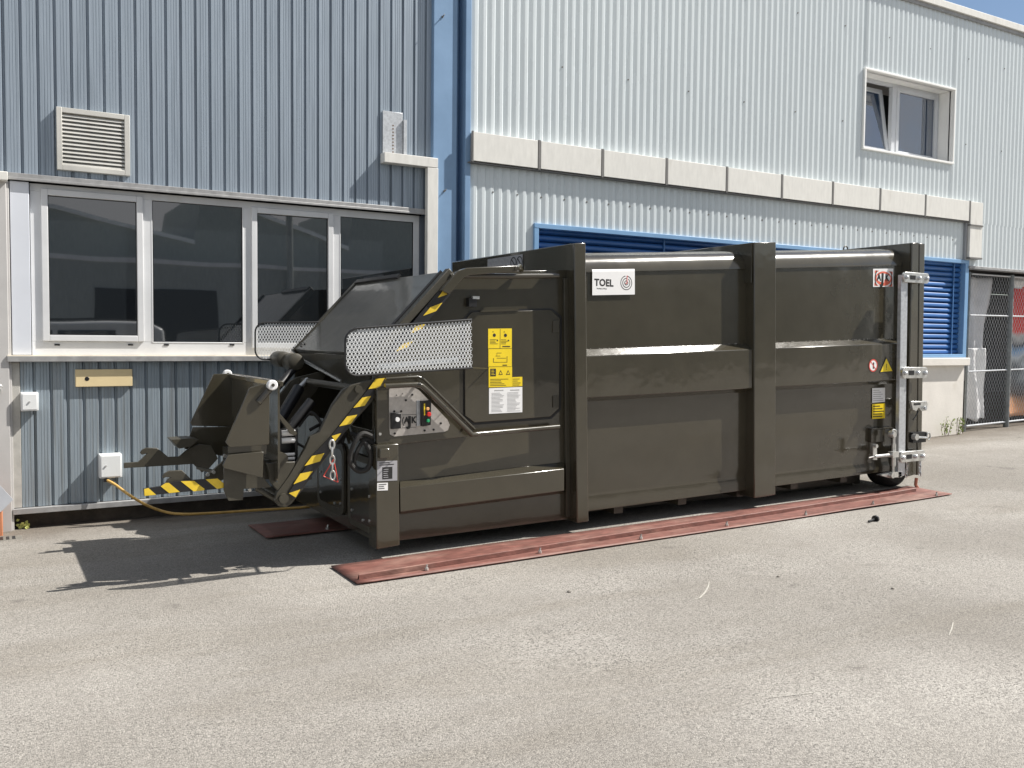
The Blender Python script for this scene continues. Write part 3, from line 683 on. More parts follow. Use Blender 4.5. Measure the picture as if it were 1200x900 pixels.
# front door frames with rounded openings
def rrect(y0, y1, z0, z1, r, X, n=5):
    out = []
    for cy, cz, a0 in ((y1-r, z1-r, 0), (y0+r, z1-r, 90), (y0+r, z0+r, 180), (y1-r, z0+r, 270)):
        for i in range(n+1):
            t = R(a0+90*i/n); out.append(Vector((X, cy+r*math.cos(t), cz+r*math.sin(t))))
    return out
for (pa, pb) in (((437, 628), (407, 522)), ((402, 606), (371, 505))):
    A_, B_ = PX(*pa, Xf), PX(*pb, Xf); y0, y1 = min(A_.y, B_.y), max(A_.y, B_.y); z0, z1 = max(zb_+.06, min(A_.z, B_.z)), max(A_.z, B_.z)-.05
    o_ = rrect(y0, y1, z0, z1, .09, Xf+.005); i_ = rrect(y0+.05, y1-.05, z0+.05, z1-.05, .06, Xf+.005); n = len(o_)
    m_ = MB(); m_.add(o_+i_+[v+Vector((.02, 0, 0)) for v in o_+i_], [(k_, (k_+1) % n, n+(k_+1) % n, n+k_) for k_ in range(n)]+[(n+k_, n+(k_+1) % n, 3*n+(k_+1) % n, 3*n+k_) for k_ in range(n)]+[(k_, 2*n+k_, 2*n+(k_+1) % n, (k_+1) % n) for k_ in range(n)])
    fo = m_.build('front_panel_frame', OLD, WC)
    MB().add(i_, [list(range(n))]).build('front_panel', mat('gloss_dark_olive', (.035, .033, .026), .12, coat=.5, bump=.003, bscale=3, var=.02), WC)
    bb = MB()
    for yy, zz in ((y0+.08, z0+.10), (y0+.22, z0+.08), (y1-.1, z0+.12), (y0+.08, (z0+z1)/2), (y1-.1, (z0+z1)/2)): bb.cyl((Xf-.004, yy, zz), (Xf+.01, yy, zz), .011, 8)
    build_each(bb, 'bolt', ZNC, WC)
# low rib of the press head
rb = MB(); q = [P(468.5, 564, YD-.005), P(468.5, 571.5, 6.372), P(469, 600, 6.372), P(469, 603, YD-.005)]; q2 = [P(660, 541.5, YD-.005), P(661, 549.5, 6.372), P(661, 575, 6.372), P(661, 578, YD-.005)]
rb.add(q+q2, [(0, 1, 5, 4), (1, 2, 6, 5), (2, 3, 7, 6), (3, 0, 4, 7), (0, 3, 2, 1), (4, 5, 6, 7)]); rb.build('press_rib', OL, WC, bevel=.004)
# inner return beside first post
MB().px([(661, 326), (668, 326), (672, 605), (664, 606)], YD-.03, .03).build('post_return', OLD, WC, bevel=.004)
# inspection door with gasket
MB().px([(551, 364), (647, 361), (658.5, 371), (657.5, 480), (646, 491), (555, 498), (543, 489), (543, 374)], YD-.004, .01).build('door_gasket', BLK, WC)
dr = MB().px([(553, 366), (646, 363), (656.3, 373), (655.3, 478.5), (645, 488.5), (556, 495.3), (545, 487), (545, 376)], YD-.016, .014).build('inspection_door', OL, WC, bevel=.004)
hg = MB()
for y in (384, 472): hg.px([(648, y-8), (655, y-8.5), (655, y+5), (648, y+5.5)], YD-.024, .01)
build_each(hg, 'hinge', OLD, dr)
lt = MB(); c = P(551, 352, YD-.03); lt.box(c.x-.02, c.x+.05, YD-.05, YD-.002, c.z-.05, c.z+.02); c = P(556, 349, YD-.03); lt.box(c.x-.03, c.x+.03, YD-.06, YD-.03, c.z-.01, c.z+.012, 1); lt.build('latch', [BLK, ZNC], dr)
MB().px([(563, 363.5), (608, 361), (608, 364), (563, 366)], YD-.024, .01).build('drip_strip', OL, dr)
# rails (round tubes) on the side
rl = MB(); rl.tube([P(527, 323, 6.43), P(600, 323.5, 6.43), P(654, 323, 6.43)], .022, 12); rl.build('top_rail', OL, WC, smooth=True)
rl = MB(); rl.tube([P(451, 452.5, 6.36), P(488, 450.5, 6.36), P(494, 452, 6.36), P(500, 457, 6.36), P(553, 509.5, 6.36), P(560, 508.5, 6.38), P(655, 500, 6.40)], .021, 12); rl.build('side_rail', OL, WC, smooth=True)
rl = MB(); rl.tube([P(452, 444, 6.40), P(490, 441.5, 6.40), P(496, 444, 6.40), P(556, 503, 6.42)], .012, 10); rl.build('panel_edge_tube', OL, WC, smooth=True)
# bent bar along the top
bb = MB(); pts = [(606, 315.5), (545, 319.5), (537, 325), (523, 342)]
top = [P(x, y-5, 6.36) for x, y in pts[:2]]+[P(530, 321, 6.36), P(516, 338, 6.36)]; bot = [P(529, 343, 6.36), P(543, 327, 6.36), P(550, 324.5, 6.36), P(606, 320.5, 6.36)]
bb.prism([P(607, 311, 6.36), P(547, 313.8, 6.36), P(536, 318, 6.36), P(517, 340, 6.36), P(527, 345, 6.36), P(543, 326, 6.36), P(551, 322.5, 6.36), P(607, 318, 6.36)], (0, .05, 0)); bb.build('lift_stay_bar', OL, WC, bevel=.006)
MB().tube([P(606, 315, 6.34), P(609, 312, 6.4), P(611, 317, 6.46)], .02, 8).build('stay_bracket', OL, WC)
# hazard stripes
def hazard(name, base, yellows, Y, t=.012, parent=None, bmat=None):
    m_ = MB(); m_.px(base, Y, t, 0)
    for q in yellows: m_.px(q, Y-.002, .0019, 1)
    return m_.build(name, [bmat or HBK, YEL], parent or WC)
hazard('hazard_strip', [(519, 335), (528, 345), (464, 421), (450, 420)], [[(522, 337), (527, 344), (513, 349)], [(518.5, 354.7), (511, 364.6), (496, 370), (504.5, 360)], [(499.3, 379), (493.5, 386), (480.6, 391), (486.5, 382.7)], [(485, 399), (477, 407), (464, 412), (471, 403.7)]], 6.40, .05)
# control box
cb = MB().px([(441.5, 455), (447, 452), (490, 449), (497, 452), (555.5, 505), (554, 511), (446, 524), (441.5, 520)], 6.415, .065).build('control_box', OL, WC, bevel=.006)
cpl = MB().px([(456, 456.5), (457.5, 455), (485, 454), (491, 457), (524.5, 492), (527, 498), (525, 504), (521, 506), (462, 511.5), (457, 509), (456, 500)], 6.409, .005).build('control_plate', STL, WC)
sw = MB().px([(458.5, 484), (470, 484.5), (470, 502), (459, 503)], 6.385, .024).build('main_switch', BLK, cpl, bevel=.002)
c = P(465.5, 491.5, 6.38); MB().cyl(c+Vector((0, .005, 0)), c+Vector((0, -.012, 0)), .017, 16).build('switch_knob', WHT, sw)
bx = MB().px([(494.5, 470), (505.5, 469), (505, 498), (495.5, 500)], 6.365, .043).build('button_box', BLK, cpl, bevel=.003)
for x, y, r, mt in ((501, 479, .013, mat('amber_button', (.8, .45, .2), .3)), (502.5, 485.5, .018, mat('red_button', (.6, .03, .03), .3)), (501.5, 493, .013, mat('green_button', (.03, .35, .15), .3))):
    c = P(x, y, 6.36); MB().rings(c+Vector((0, .01, 0)), (0, -1, 0), [(0, r), (.018, r), (.022, r*.8)], 16).build('button', mt, bx, smooth=True)
MB().px([(496.8, 473), (498.2, 472.9), (498.2, 486.5), (496.8, 486.7)], 6.363, .001).build('label_strip', YLB, bx)
MB().px([(488.5, 469.5), (492.5, 469.3), (492.5, 499), (488.5, 499.5)], 6.40, .008).build('cable_channel', GAL, cpl)
kn = MB()
for x, y in ((483, 462.5), (475.5, 469), (462, 482), (470, 482), (462.5, 508), (497.5, 504.5), (508, 503.5), (516.5, 496), (464.5, 463), (471.5, 461.5)):
    c = P(x, y, 6.408); kn.cyl(c, c+Vector((0, -.006, 0)), .0085 if y != 463 and y != 461.5 else .004, 8)
build_each(kn, 'plate_screw', BLK, cpl)
kn = MB()
for x, y in ((445, 508.5), (543.7, 500.5)): c = P(x, y, 6.413); kn.cyl(c, c+Vector((0, -.01, 0)), .011, 10)
build_each(kn, 'box_bolt', ZNC, cb)
def logo_ajk(mb, c, w, h, Y, ink, ringm=None):
    text(mb, 'A', c.x-w*.33, c.z-h*.10, Y, h*.34, ink, bold=.0022*h/.1, sx=.9)
    text(mb, 'J', c.x-w*.12, c.z-h*.24, Y, h*.50, ink, bold=.004*h/.1, sx=1.1)
    text(mb, 'K', c.x+w*.08, c.z-h*.10, Y, h*.34, ink, bold=.0022*h/.1, sx=.9)
    for s in (0, math.pi): mb.ring((c.x, Y, c.z), w*.40, w*.445, 16, ink, s-.62, s+.62)
lg = MB(); logo_ajk(lg, P(480.5, 493.5, 6.406), .145, .14, 6.4065, 0); lg.build('logo', INK, cpl)
ln = MB()
for y in (486.5, 501.5): a, b = P(471, y, 6.407), P(488, y-1, 6.407); ln.box(a.x, b.x, 6.4065, 6.4072, a.z, a.z+.003)
ln.build('logo_rule', INK, cpl)
# side hatch box, labels on corner post
c = P(449, 531, YP-.02); MB().box(c.x-.03, c.x+.05, YP-.03, YP+.01, c.z-.04, c.z+.035).build('cable_gland', OL, WC, bevel=.006)
def lines(mb, x0, x1, z0, z1, n, Y, m, gap=.5, fill=.85):
    h = (z1-z0)/n
    for i in range(n):
        z = z0+h*i; xe = x0+(x1-x0)*random.uniform(fill-.35, fill+.1 if fill+.1 < 1 else 1)
        mb.box(x0, xe, Y-.0008, Y, z+h*.3, z+h*(.3+gap), m)
def stick(name, x0, x1, y0, y1, Y, mats, fn=None, dy=0, parent=None, label=None):
    a, b, c_, d_ = P(x0, y1, Y), P(x1, y1-dy, Y), P(x1, y0-dy*.8, Y), P(x0, y0, Y)
    m_ = MB(); m_.prism([Vector((v.x, Y-.0015, v.z)) for v in (a, b, c_, d_)], (0, .0012, 0), 0)
    if fn: fn(m_, a.x, b.x, a.z, d_.z, Y-.0018)
    o = m_.build(name, mats, parent or WC)
    if label: o['label'] = label
    return o
def lab1(m_, x0, x1, z0, z1, Y): w, h = x1-x0, z1-z0; m_.box(x0+w*.25, x0+w*.75, Y-.0005, Y, z0+h*.08, z0+h*.68, 1); lines(m_, x0+w*.1, x1-w*.1, z0+h*.75, z1-h*.05, 2, Y, 1, .4); lines(m_, x0+w*.3, x1-w*.32, z0+h*.12, z0+h*.62, 5, Y-.0008, 0, .3)
stick('rating_label', 442, 465.5, 540.5, 564, YP-.001, [LGY, INK], lab1, 1)
def lab2(m_, x0, x1, z0, z1, Y): w, h = x1-x0, z1-z0; text(m_, '1060.20', x0+w*.12, z0+h*.5, Y, h*.28, 1); lines(m_, x0+w*.1, x1-w*.1, z0+h*.1, z0+h*.4, 1, Y, 1, .3)
def lab2(m_, x0, x1, z0, z1, Y): w, h = x1-x0, z1-z0; lines(m_, x0+w*.12, x1-w*.1, z0+h*.12, z1-h*.1, 3, Y, 1, .35)
stick('serial_label', 442, 454.5, 566, 575, YP-.001, [WHT, INK], lab2, .5)
# labels on the inspection door
YS = YD-.0165
def yl1(m_, x0, x1, z0, z1, Y):
    w, h = x1-x0, z1-z0
    m_.box(x0+w*.49, x0+w*.505, Y-.0005, Y, z0, z1, 1)
    for u in (.25, .72):
        m_.ring((x0+w*u, Y-.0004, z0+h*.68), 0, h*.09, 12, 1); text(m_, 'A', x0+w*(u-.08), z0+h*.82, Y, h*.08, 1); lines(m_, x0+w*(u-.18), x0+w*(u+.2), z0+h*.22, z0+h*.5, 4, Y, 1, .25); m_.ring((x0+w*(u+.13), Y-.0004, z0+h*.42), 0, h*.045, 8, 1)
    m_.box(x0+w*.02, x1-w*.02, Y-.0005, Y, z0+h*.01, z0+h*.02, 1); lines(m_, x0+w*.6, x1-w*.05, z0+h*.06, z0+h*.16, 1, Y, 1, .5)
def yl2(m_, x0, x1, z0, z1, Y):
    w, h = x1-x0, z1-z0; m_.box(x0+w*.02, x1-w*.02, Y-.0005, Y, z0+h*.01, z0+h*.02, 1)
    for a in ((.2, .25, .8, .27), (.2, .5, .22, .27), (.78, .25, .8, .6), (.35, .48, .75, .5), (.3, .6, .5, .62), (.35, .62, .36, .78), (.35, .77, .55, .79)):
        m_.box(x0+w*min(a[0], a[2]), x0+w*max(a[0], a[2]), Y-.0005, Y, z0+h*min(a[1], a[3]), z0+h*max(a[1], a[3]), 1)
    lines(m_, x0+w*.6, x1-w*.05, z0+h*.04, z0+h*.14, 1, Y, 1, .5)
def yl3(m_, x0, x1, z0, z1, Y):
    w, h = x1-x0, z1-z0; m_.box(x0+w*.06, x0+w*.30, Y-.0005, Y, z0+h*.55, z0+h*.93, 1); lines(m_, x0+w*.1, x0+w*.27, z0+h*.6, z0+h*.9, 4, Y-.0008, 0, .3)
    for u in (.5, .82): m_.add([(x0+w*(u-.09), Y-.0005, z0+h*.62), (x0+w*(u+.09), Y-.0005, z0+h*.62), (x0+w*u, Y-.0005, z0+h*.86)], [(0, 1, 2)], 1); m_.add([(x0+w*(u-.05), Y-.0009, z0+h*.65), (x0+w*(u+.05), Y-.0009, z0+h*.65), (x0+w*u, Y-.0009, z0+h*.79)], [(0, 1, 2)], 0)
    lines(m_, x0+w*.06, x1-w*.05, z0+h*.06, z0+h*.45, 5, Y, 1, .25)
stick('operating_label', 572, 599.7, 385.2, 408.6, YS, [YLB, INK], yl1, .4)
stick('operating_label', 572.3, 599.7, 409, 430, YS, [YLB, INK], yl2, .5)
stick('warning_label', 572.6, 600, 430.4, 454, YS, [YLB, INK], yl3, .9)
stick('small_notice', 600.2, 612, 442, 453, YS, [YLB, INK], lambda m_, x0, x1, z0, z1, Y: lines(m_, x0+.006, x1-.004, z0+.006, z1-.006, 4, Y, 1, .25), .6)
def wl(m_, x0, x1, z0, z1, Y):
    w, h = x1-x0, z1-z0
    lines(m_, x0+w*.07, x0+w*.46, z0+h*.06, z0+h*.84, 15, Y, 1, .3, .95); lines(m_, x0+w*.54, x0+w*.95, z0+h*.06, z0+h*.84, 15, Y, 1, .3, .95)
    m_.box(x0+w*.15, x0+w*.42, Y-.0005, Y, z0+h*.89, z0+h*.93, 1); m_.box(x0+w*.62, x0+w*.9, Y-.0005, Y, z0+h*.89, z0+h*.93, 1)
stick('instruction_sheet', 573, 612, 455, 485, YS, [WHT, GRY], wl, 2)
# strip of pictograms on the top beam (faces left), plane X of first post
Xp = P(673, 286, YP).x-.002
a, b = PX(571.5, 310, Xp), PX(612.5, 310, Xp)
zt1 = PX(612, 298, Xp).z; zb1 = PX(612, 319, Xp).z
st = MB(); st.box(Xp-.0015, Xp, b.y, a.y, zb1, zt1, 0)
for i in range(6):
    yc = a.y+(b.y-a.y)*(i+.5)/6; r = .055; zc_ = (zb1+zt1)/2+.015
    mt = 2 if i < 4 else 1
    for kk in range(16):
        t0, t1 = 2*math.pi*kk/16, 2*math.pi*(kk+1)/16
        st.add([(Xp-.002, yc+rr*math.cos(t), zc_+rr*math.sin(t)) for t, rr in ((t0, r), (t1, r), (t1, r*.78), (t0, r*.78))], [(0, 1, 2, 3)], mt)
    st.add([(Xp-.002, yc-.03, zc_-.04), (Xp-.002, yc-.04, zc_-.03), (Xp-.002, yc+.03, zc_+.04), (Xp-.002, yc+.04, zc_+.03)], [(0, 1, 2, 3)], mt)
st.build('pictogram_strip', [LGY, INK, GRY], WC)
# big company panel
YT = YB-.003
def toel(m_, x0, x1, z0, z1, Y):
    w, h = x1-x0, z1-z0; text(m_, 'TOEL', x0+w*.045, z0+h*.42, Y, h*.30, 1, bold=.0028, sx=.98, sp=1.02); text(m_, 'Recycling in all Water', x0+w*.10, z0+h*.28, Y, h*.055, 1, sx=.8)
    c = (x0+w*.79, Y, z0+h*.60)
    for i, r in enumerate((.30, .195, .09)): m_.ring((c[0], c[1]-.0003, c[2]), h*(r-.017), h*(r+.017), 40, 1, R(100-12*i), R(440-22*i))
    m_.box(c[0]+h*.02, c[0]+h*.055, Y-.0012, Y-.0006, c[2], c[2]+h*.32, 3); m_.ring((c[0], c[1]-.0008, c[2]), h*.02, h*.05, 20, 3, R(180), R(360))
stick('company_sign', 694, 743.8, 318.5, 346, YB-.014, [WHT, INK, GRY, REDI], toel, .9)
# upper part follows the rounded edge
p0, p1 = P(694, 319, YB-.014), P(743.8, 318, YB-.014)
m_ = MB(); v = []
for i in range(4):
    t = i/3; v += [(p0.x, YB-.0155+.022*t*t, p0.z-.004+.055*t), (p1.x, YB-.0155+.022*t*t, p1.z-.004+.055*t)]
m_.add(v, [(2*i, 2*i+1, 2*i+3, 2*i+2) for i in range(3)]); m_.build('company_sign_fold', WHT, WC)
def ajk(m_, x0, x1, z0, z1, Y):
    w, h = x1-x0, z1-z0; c = Vector(((x0+x1)/2, Y, (z0+z1)/2))
    m_.add([(c.x+w*.40*math.cos(t)*1.0, Y-.0004, c.z+h*.40*math.sin(t)) for t in [2*math.pi*i/36 for i in range(36)]], [list(range(36))], 2)
    m_.add([(c.x+w*.34*math.cos(t), Y-.0007, c.z+h*.03+h*.25*math.sin(t)) for t in [2*math.pi*i/36 for i in range(36)]], [list(range(36))], 0)
    m_.ring((c.x+w*.12, Y-.0009, c.z-h*.16), 0, w*.09, 14, 2)
    for sx in (-1, 1):
        for sz in (-1, 1): m_.add([(c.x+sx*w*.44, Y-.0004, c.z+sz*h*.42), (c.x+sx*w*.22, Y-.0004, c.z+sz*h*.42), (c.x+sx*w*.44, Y-.0004, c.z+sz*h*.24)], [(0, 1, 2) if sx*sz > 0 else (0, 2, 1)], 2)
    logo_ajk(m_, c, w*.98, h*1.1, Y-.0012, 1)
stick('maker_logo', 1023, 1046.7, 315, 336.3, YB-.003, [WHT, INK, ORI], ajk, .4)
def proh(m_, x0, x1, z0, z1, Y): pass
c = P(1023.3, 428.3, 6.366); m_ = MB(); r = .068
m_.ring(c, 0, r, 32, 0); m_.ring((c.x, c.y-.0004, c.z), r*.80, r, 32, 1)
m_.add([(c.x-r*.62, c.y-.0006, c.z+r*.5), (c.x-r*.5, c.y-.0006, c.z+r*.62), (c.x+r*.62, c.y-.0006, c.z-r*.5), (c.x+r*.5, c.y-.0006, c.z-r*.62)], [(0, 1, 2, 3)], 1)
m_.ring((c.x+.004, c.y-.0005, c.z+.022), 0, .012, 12, 2); m_.box(c.x-.006, c.x+.014, c.y-.0005, c.y-.0004, c.z-.035, c.z+.012, 2)
m_.build('prohibition_sign', [WHT, REDI, INK], WC)
a, b, c = P(1030.5, 437, 6.366), P(1047, 435.6, 6.366), P(1038.7, 418, 6.366); cc = (a+b+c)/3; m_ = MB()
m_.add([a, b, c], [(0, 1, 2)], 1); m_.add([v+(cc-v)*.16+Vector((0, -.0005, 0)) for v in (a, b, c)], [(0, 1, 2)], 0)
m_.box(cc.x-.004, cc.x+.006, cc.y-.001, cc.y-.0008, cc.z-.01, cc.z+.035, 1); m_.ring((cc.x, cc.y-.001, cc.z-.022), 0, .007, 8, 1)
m_.build('warning_triangle', [YLB, INK], WC)
stick('white_notice', 1022, 1037, 455, 472, YB-.008, [WHT, GRY], lambda m_, x0, x1, z0, z1, Y: lines(m_, x0+.01, x1-.008, z0+.01, z1-.01, 6, Y, 1, .35), 1)
stick('yellow_notice', 1022, 1037, 473.5, 491, YB-.008, [YLB, INK], lambda m_, x0, x1, z0, z1, Y: lines(m_, x0+.01, x1-.008, z0+.01, z1-.01, 5, Y, 1, .35), 1)
# ---- side guards of perforated sheet
def guard(px4, Y, t=.003, pitch=.027, hole=.0098):
    a, b, c, d = [P(x, y, Y) for x, y in px4]            # bl, br, tr, tl
    W, Hh = (b-a).length, ((d-a).length+(c-b).length)/2
    def pt(u, v): return a*(1-u)*(1-v)+b*u*(1-v)+c*u*v+d*(1-u)*v
    nx = int(W/pitch); nz = int(Hh/(pitch*.866)); pu = 1/nx; pv = 1/nz; m_ = MB()
    r = .09
    for j in range(nz):
        for i in range(nx):
            cu, cv = (i+.5+(.25 if j % 2 else -.25))*pu, (j+.5)*pv
            du, dv = min(cu, 9)*W, min(cv, 1-cv)*Hh
            if du < r and dv < r and (r-du)**2+(r-dv)**2 > (r-.012)**2: continue
            K = 8; o_, i_ = [], []
            for k_ in range(K):
                t_ = math.pi*2*(k_+.5)/K; cx_, cz_ = math.cos(t_), math.sin(t_); s_ = .5/max(abs(cx_), abs(cz_))
                o_.append(pt(min(max(cu+cx_*s_*pu, 0), 1), min(max(cv+cz_*s_*pv, 0), 1))); i_.append(pt(cu+cx_*hole/W, cv+cz_*hole/Hh))
            e = Vector((0, t, 0))
            m_.add(o_+i_+[v+e for v in i_], [(k_, (k_+1) % K, K+(k_+1) % K, K+k_) for k_ in range(K)]+[(K+k_, K+(k_+1) % K, 2*K+(k_+1) % K, 2*K+k_) for k_ in range(K)])
    g_ = m_.build('side_guard', mat('perforated_zinc', (.80, .82, .83), .45, metal=.1, var=.05, vscale=30), WC)
    fr_ = []
    for i in range(7):
        t_ = R(180+90*i/6); fr_.append(pt((r+r*math.cos(t_))/W, (r+r*math.sin(t_))/Hh))
    tl = []
    for i in range(7):
        t_ = R(180-90*i/6); tl.append(pt((r+r*math.cos(t_))/W, 1-(r-r*math.sin(t_))/Hh))
    path = [pt(1, 0)]+fr_[::-1]+tl+[pt(1, 1)]
    MB().tube([p+Vector((0, -.002, 0)) for p in path], .008, 8, closed=False).build('guard_rim', BLK, g_, smooth=True)
    return g_, pt
YG = 6.0
g1, pt = guard([(404.5, 441), (553.5, 431), (552.5, 374.5), (404.5, 385.5)], YG)
a, b = P(443, 433, YG+.01), P(537, 424, YG+.01)
MB().prism([a, b, b+Vector((0, 0, .035)), a+Vector((0, 0, .035))], (0, .01, 0)).build('guard_bar', GAL, g1)
m_ = MB(); 
for x, y in ((447, 430), (531, 424)): c = P(x, y, YG+.005); m_.tube([c, c+Vector((0.03, .44, -.03))], .012, 8)
m_.tube([P(553, 431, YG), P(572, 432, YD)], .004, 6); m_.build('guard_bracket', BLK, WC)
YG2 = 8.45
g2, pt2 = guard([(299, 421.5), (395, 420), (395, 377.5), (299, 378)], YG2)
m_ = MB(); c = P(390, 400, YG2); m_.tube([c, c+Vector((.4, 0, 0))], .012, 8); m_.build('guard_bracket', BLK, WC)
# ---- lift arms
arm = [(420.6, 452), (410, 453), (402, 457), (390, 474), (375, 506), (363, 513), (359, 526), (350, 545), (341, 558), (328, 562), (318, 560), (316, 545), (352, 543), (344, 556), (331, 570), (323, 582), (323, 589), (328, 594), (335, 594), (341, 590), (353, 576), (366, 557), (385, 534), (397, 516), (417, 492), (435, 472), (452, 444), (440, 444)]
arm = [(440, 444), (424, 448), (412, 451), (402, 457), (390, 474), (375, 506), (363.5, 512), (358, 525), (340, 556), (324, 578), (322, 587), (327, 593.5), (335, 594.5), (341, 591), (353, 576), (366, 557), (385, 534), (397, 516), (417, 492), (435, 472), (452, 444)]
ya = 6.42
la = MB().px(arm, ya+.05, .045).build('lift_arm', OLD, WC, bevel=.004)
hazard('hazard_strip', [(441, 444), (452.5, 443), (397.5, 515), (384, 533), (352, 575), (344.5, 586), (338, 578), (358, 548), (366, 534), (388.5, 510.5), (414, 478)], [[(440.4, 444), (451, 443), (444.6, 454), (431.7, 456)], [(424.6, 466), (435, 464), (427.5, 475.4), (414, 478)], [(406.7, 488), (418.7, 486), (411, 496.7), (397.5, 499.6)], [(388.8, 511), (400, 507.6), (392.5, 517)], [(365.6, 534.5), (380, 531), (375, 540.6), (357, 546)], [(352, 555), (366.8, 552), (359.5, 561.4), (344, 567.5)], [(338.7, 578), (352, 573.6), (346.5, 583)]], ya+.035, .013)
hazard('hazard_strip', [(405, 470), (425, 452), (432, 455), (399, 500), (384, 503)], [[(391.7, 491.7), (405, 488), (399, 497), (386.7, 501.7)], [(405, 473), (408, 477), (401, 480)]], ya+.10, .012)
la2 = MB().prism([p+Vector((0, 1.35, 0)) for p in [P(x, y, ya+.05) for x, y in arm]], (0, .045, 0)).build('lift_arm', OLD, WC)
c = P(332, 584, ya+.04); MB().cyl(c+Vector((0, -.02, 0)), c+Vector((0, 1.45, 0)), .035, 18).build('cross_shaft', OLD, WC, smooth=True)
c = P(420, 456, ya+.04); MB().cyl(c+Vector((0, -.01, 0)), c+Vector((0, 1.5, 0)), .03, 16).build('cross_shaft', OLD, WC, smooth=True)
MB().px([(313, 543), (346, 541), (344, 556), (327, 577), (318, 566)], ya+.06, .05).build('arm_bracket', OLD, WC, bevel=.004)
MB().box(P(345, 560, 6.7).x, P(345, 560, 6.7).x+.12, 6.65, 7.85, .62, .74).build('cross_beam', OLD, WC, bevel=.005)
# hydraulic cylinders and links
hy = MB(); hy.tube([P(346, 430, 8.1), P(318, 462, 7.9), P(296, 520, 7.75)], .035, 12); hy.build('hydraulic_cylinder', BLK, WC, smooth=True)
hy = MB(); hy.tube([P(350, 455, 7.6), P(300, 540, 7.2)], .05, 14); hy.tube([P(360, 445, 7.7), P(350, 455, 7.6)], .022, 10, 1); hy.build('hydraulic_cylinder', [BLK, ZNC], WC, smooth=True)
hy = MB(); hy.tube([P(365, 470, 6.9), P(303, 548, 6.8)], .04, 14); hy.build('hydraulic_cylinder', BLK, WC, smooth=True)
MB().px([(319, 479), (323, 479), (348.5, 508), (346, 511), (340, 508)], 6.55, .03).build('link_bar', OL, WC, bevel=.003)
MB().tube([P(316.5, 507, 6.6), P(323, 500, 6.6)], .008, 6).build('link_pin', ZNC, WC)
wr = MB()
for y in (508, 516.5, 533, 538, 543): a, b = P(330, y, 6.60), P(346, y-1, 6.58); wr.tube([a, b], .022 if y < 520 else .012, 10)
build_each(wr, 'spring_roller', WHT, WC, smooth=True)
MB().px([(325, 503), (349, 502), (349, 547), (325, 548)], 6.66, .02).px([(326, 505), (329, 505), (328.5, 548), (325.5, 548)], 6.56, .0995).px([(346, 505), (348, 505), (348, 546), (346, 546)], 6.56, .0995).build('valve_block', BLK, WC)
# hoses
def hose(pts, r=.014, name='hose'): 
    return MB().tube(pts, r, 8).build(name, RUB, WC, smooth=True)
def spline(pts, n=8):
    out = []; Q = [pts[0]]+pts+[pts[-1]]
    for i in range(1, len(Q)-2):
        for s in range(n):
            t = s/n; p0, p1, p2, p3 = Q[i-1:i+3]
            out.append(.5*((2*p1)+(p2-p0)*t+(2*p0-5*p1+4*p2-p3)*t*t+(3*p1-p0-3*p2+p3)*t*t*t))
    return out+[pts[-1]]
hose(spline([P(437, 512, 6.43), P(425, 508, 6.42), P(415, 520, 6.42), P(410, 540, 6.44), P(420, 552, 6.44), P(432, 548, 6.43), P(434, 530, 6.42), P(424, 515, 6.46), P(412, 508, 6.6)]), .018)
hose(spline([P(438, 520, 6.46), P(428, 515, 6.45), P(418, 530, 6.45), P(416, 546, 6.46), P(428, 550, 6.46), P(436, 538, 6.45)]), .016)
for s in range(6):
    bx_ = random.uniform(345, 385); hose(spline([P(bx_, 500+random.uniform(-8, 8), 7.2), P(bx_+15, 488+random.uniform(-10, 10), 7.2), P(bx_+28, 500+random.uniform(-10, 10), 7.1), P(bx_+20, 520, 7.1)]), .014)
hose(spline([P(340, 516, 6.8), P(356, 524, 6.8), P(364, 534, 6.8)]), .01)
# chain with tag
ch = MB()
for i in range(5):
    c = P(389+.2*i, 521+9*i, ya-.0); rr, hh_ = .018, .034; pts = []
    for k_ in range(16):
        t_ = 2*math.pi*k_/16; u, w = rr*math.cos(t_), hh_*math.sin(t_); pts.append(c+(Vector((u, 0, w)) if i % 2 == 0 else Vector((u*.35, u*.9, w))))
    ch.tube(pts, .008 if i < 2 else .006, 6, closed=True)
ch.build('chain', ZNC, WC, smooth=True)
tg_ = MB(); a, b, c = P(391, 538, ya+.02), P(379, 558, ya+.02), P(396, 565, ya+.02)
for u, w in ((a, b), (b, c), (c, a)): tg_.tube([u, w], .004, 6)
tg_.build('hanging_tag', REDI, WC)
# ---- bin lift comb
yn, yf = 6.36, 7.76
def flare(pts, Y, t, name, m=OL, shift=0): return MB().px(pts, Y, t).build(name, m, WC, bevel=.004)
flare([(292.5, 454.5), (310, 449), (316, 463), (315.5, 521), (269, 524.5), (264.5, 518)], yn, .012, 'scoop_side')
flare([(267, 533), (309, 529), (308, 560), (263, 549), (261, 545)], yn+.012, .012, 'scoop_side')
MB().px([(267, 524), (313, 521), (312, 532), (268, 535)], yn+.05, .012).build('scoop_fold', OL, WC)
flare([(250.4, 438.3), (265, 437.8), (308, 447.5), (300, 505), (266, 500), (225, 499), (223, 495)], yf, .012, 'scoop_side')
flare([(226, 500.5), (268, 500), (300, 505), (290, 540), (216, 526)], yf-.02, .012, 'scoop_side')
xb_ = 1.80
MB().box(xb_, xb_+.015, yn+.013, yf-.001, .66, P(308, 448.5, yn).z-.01).build('scoop_back', OL, WC)
MB().box(xb_-.02, xb_+.04, yn+.013, yf-.001, P(308, 448.5, yn).z-.03, P(308, 448.5, yn).z+.01).build('scoop_top_beam', OL, WC, bevel=.005)
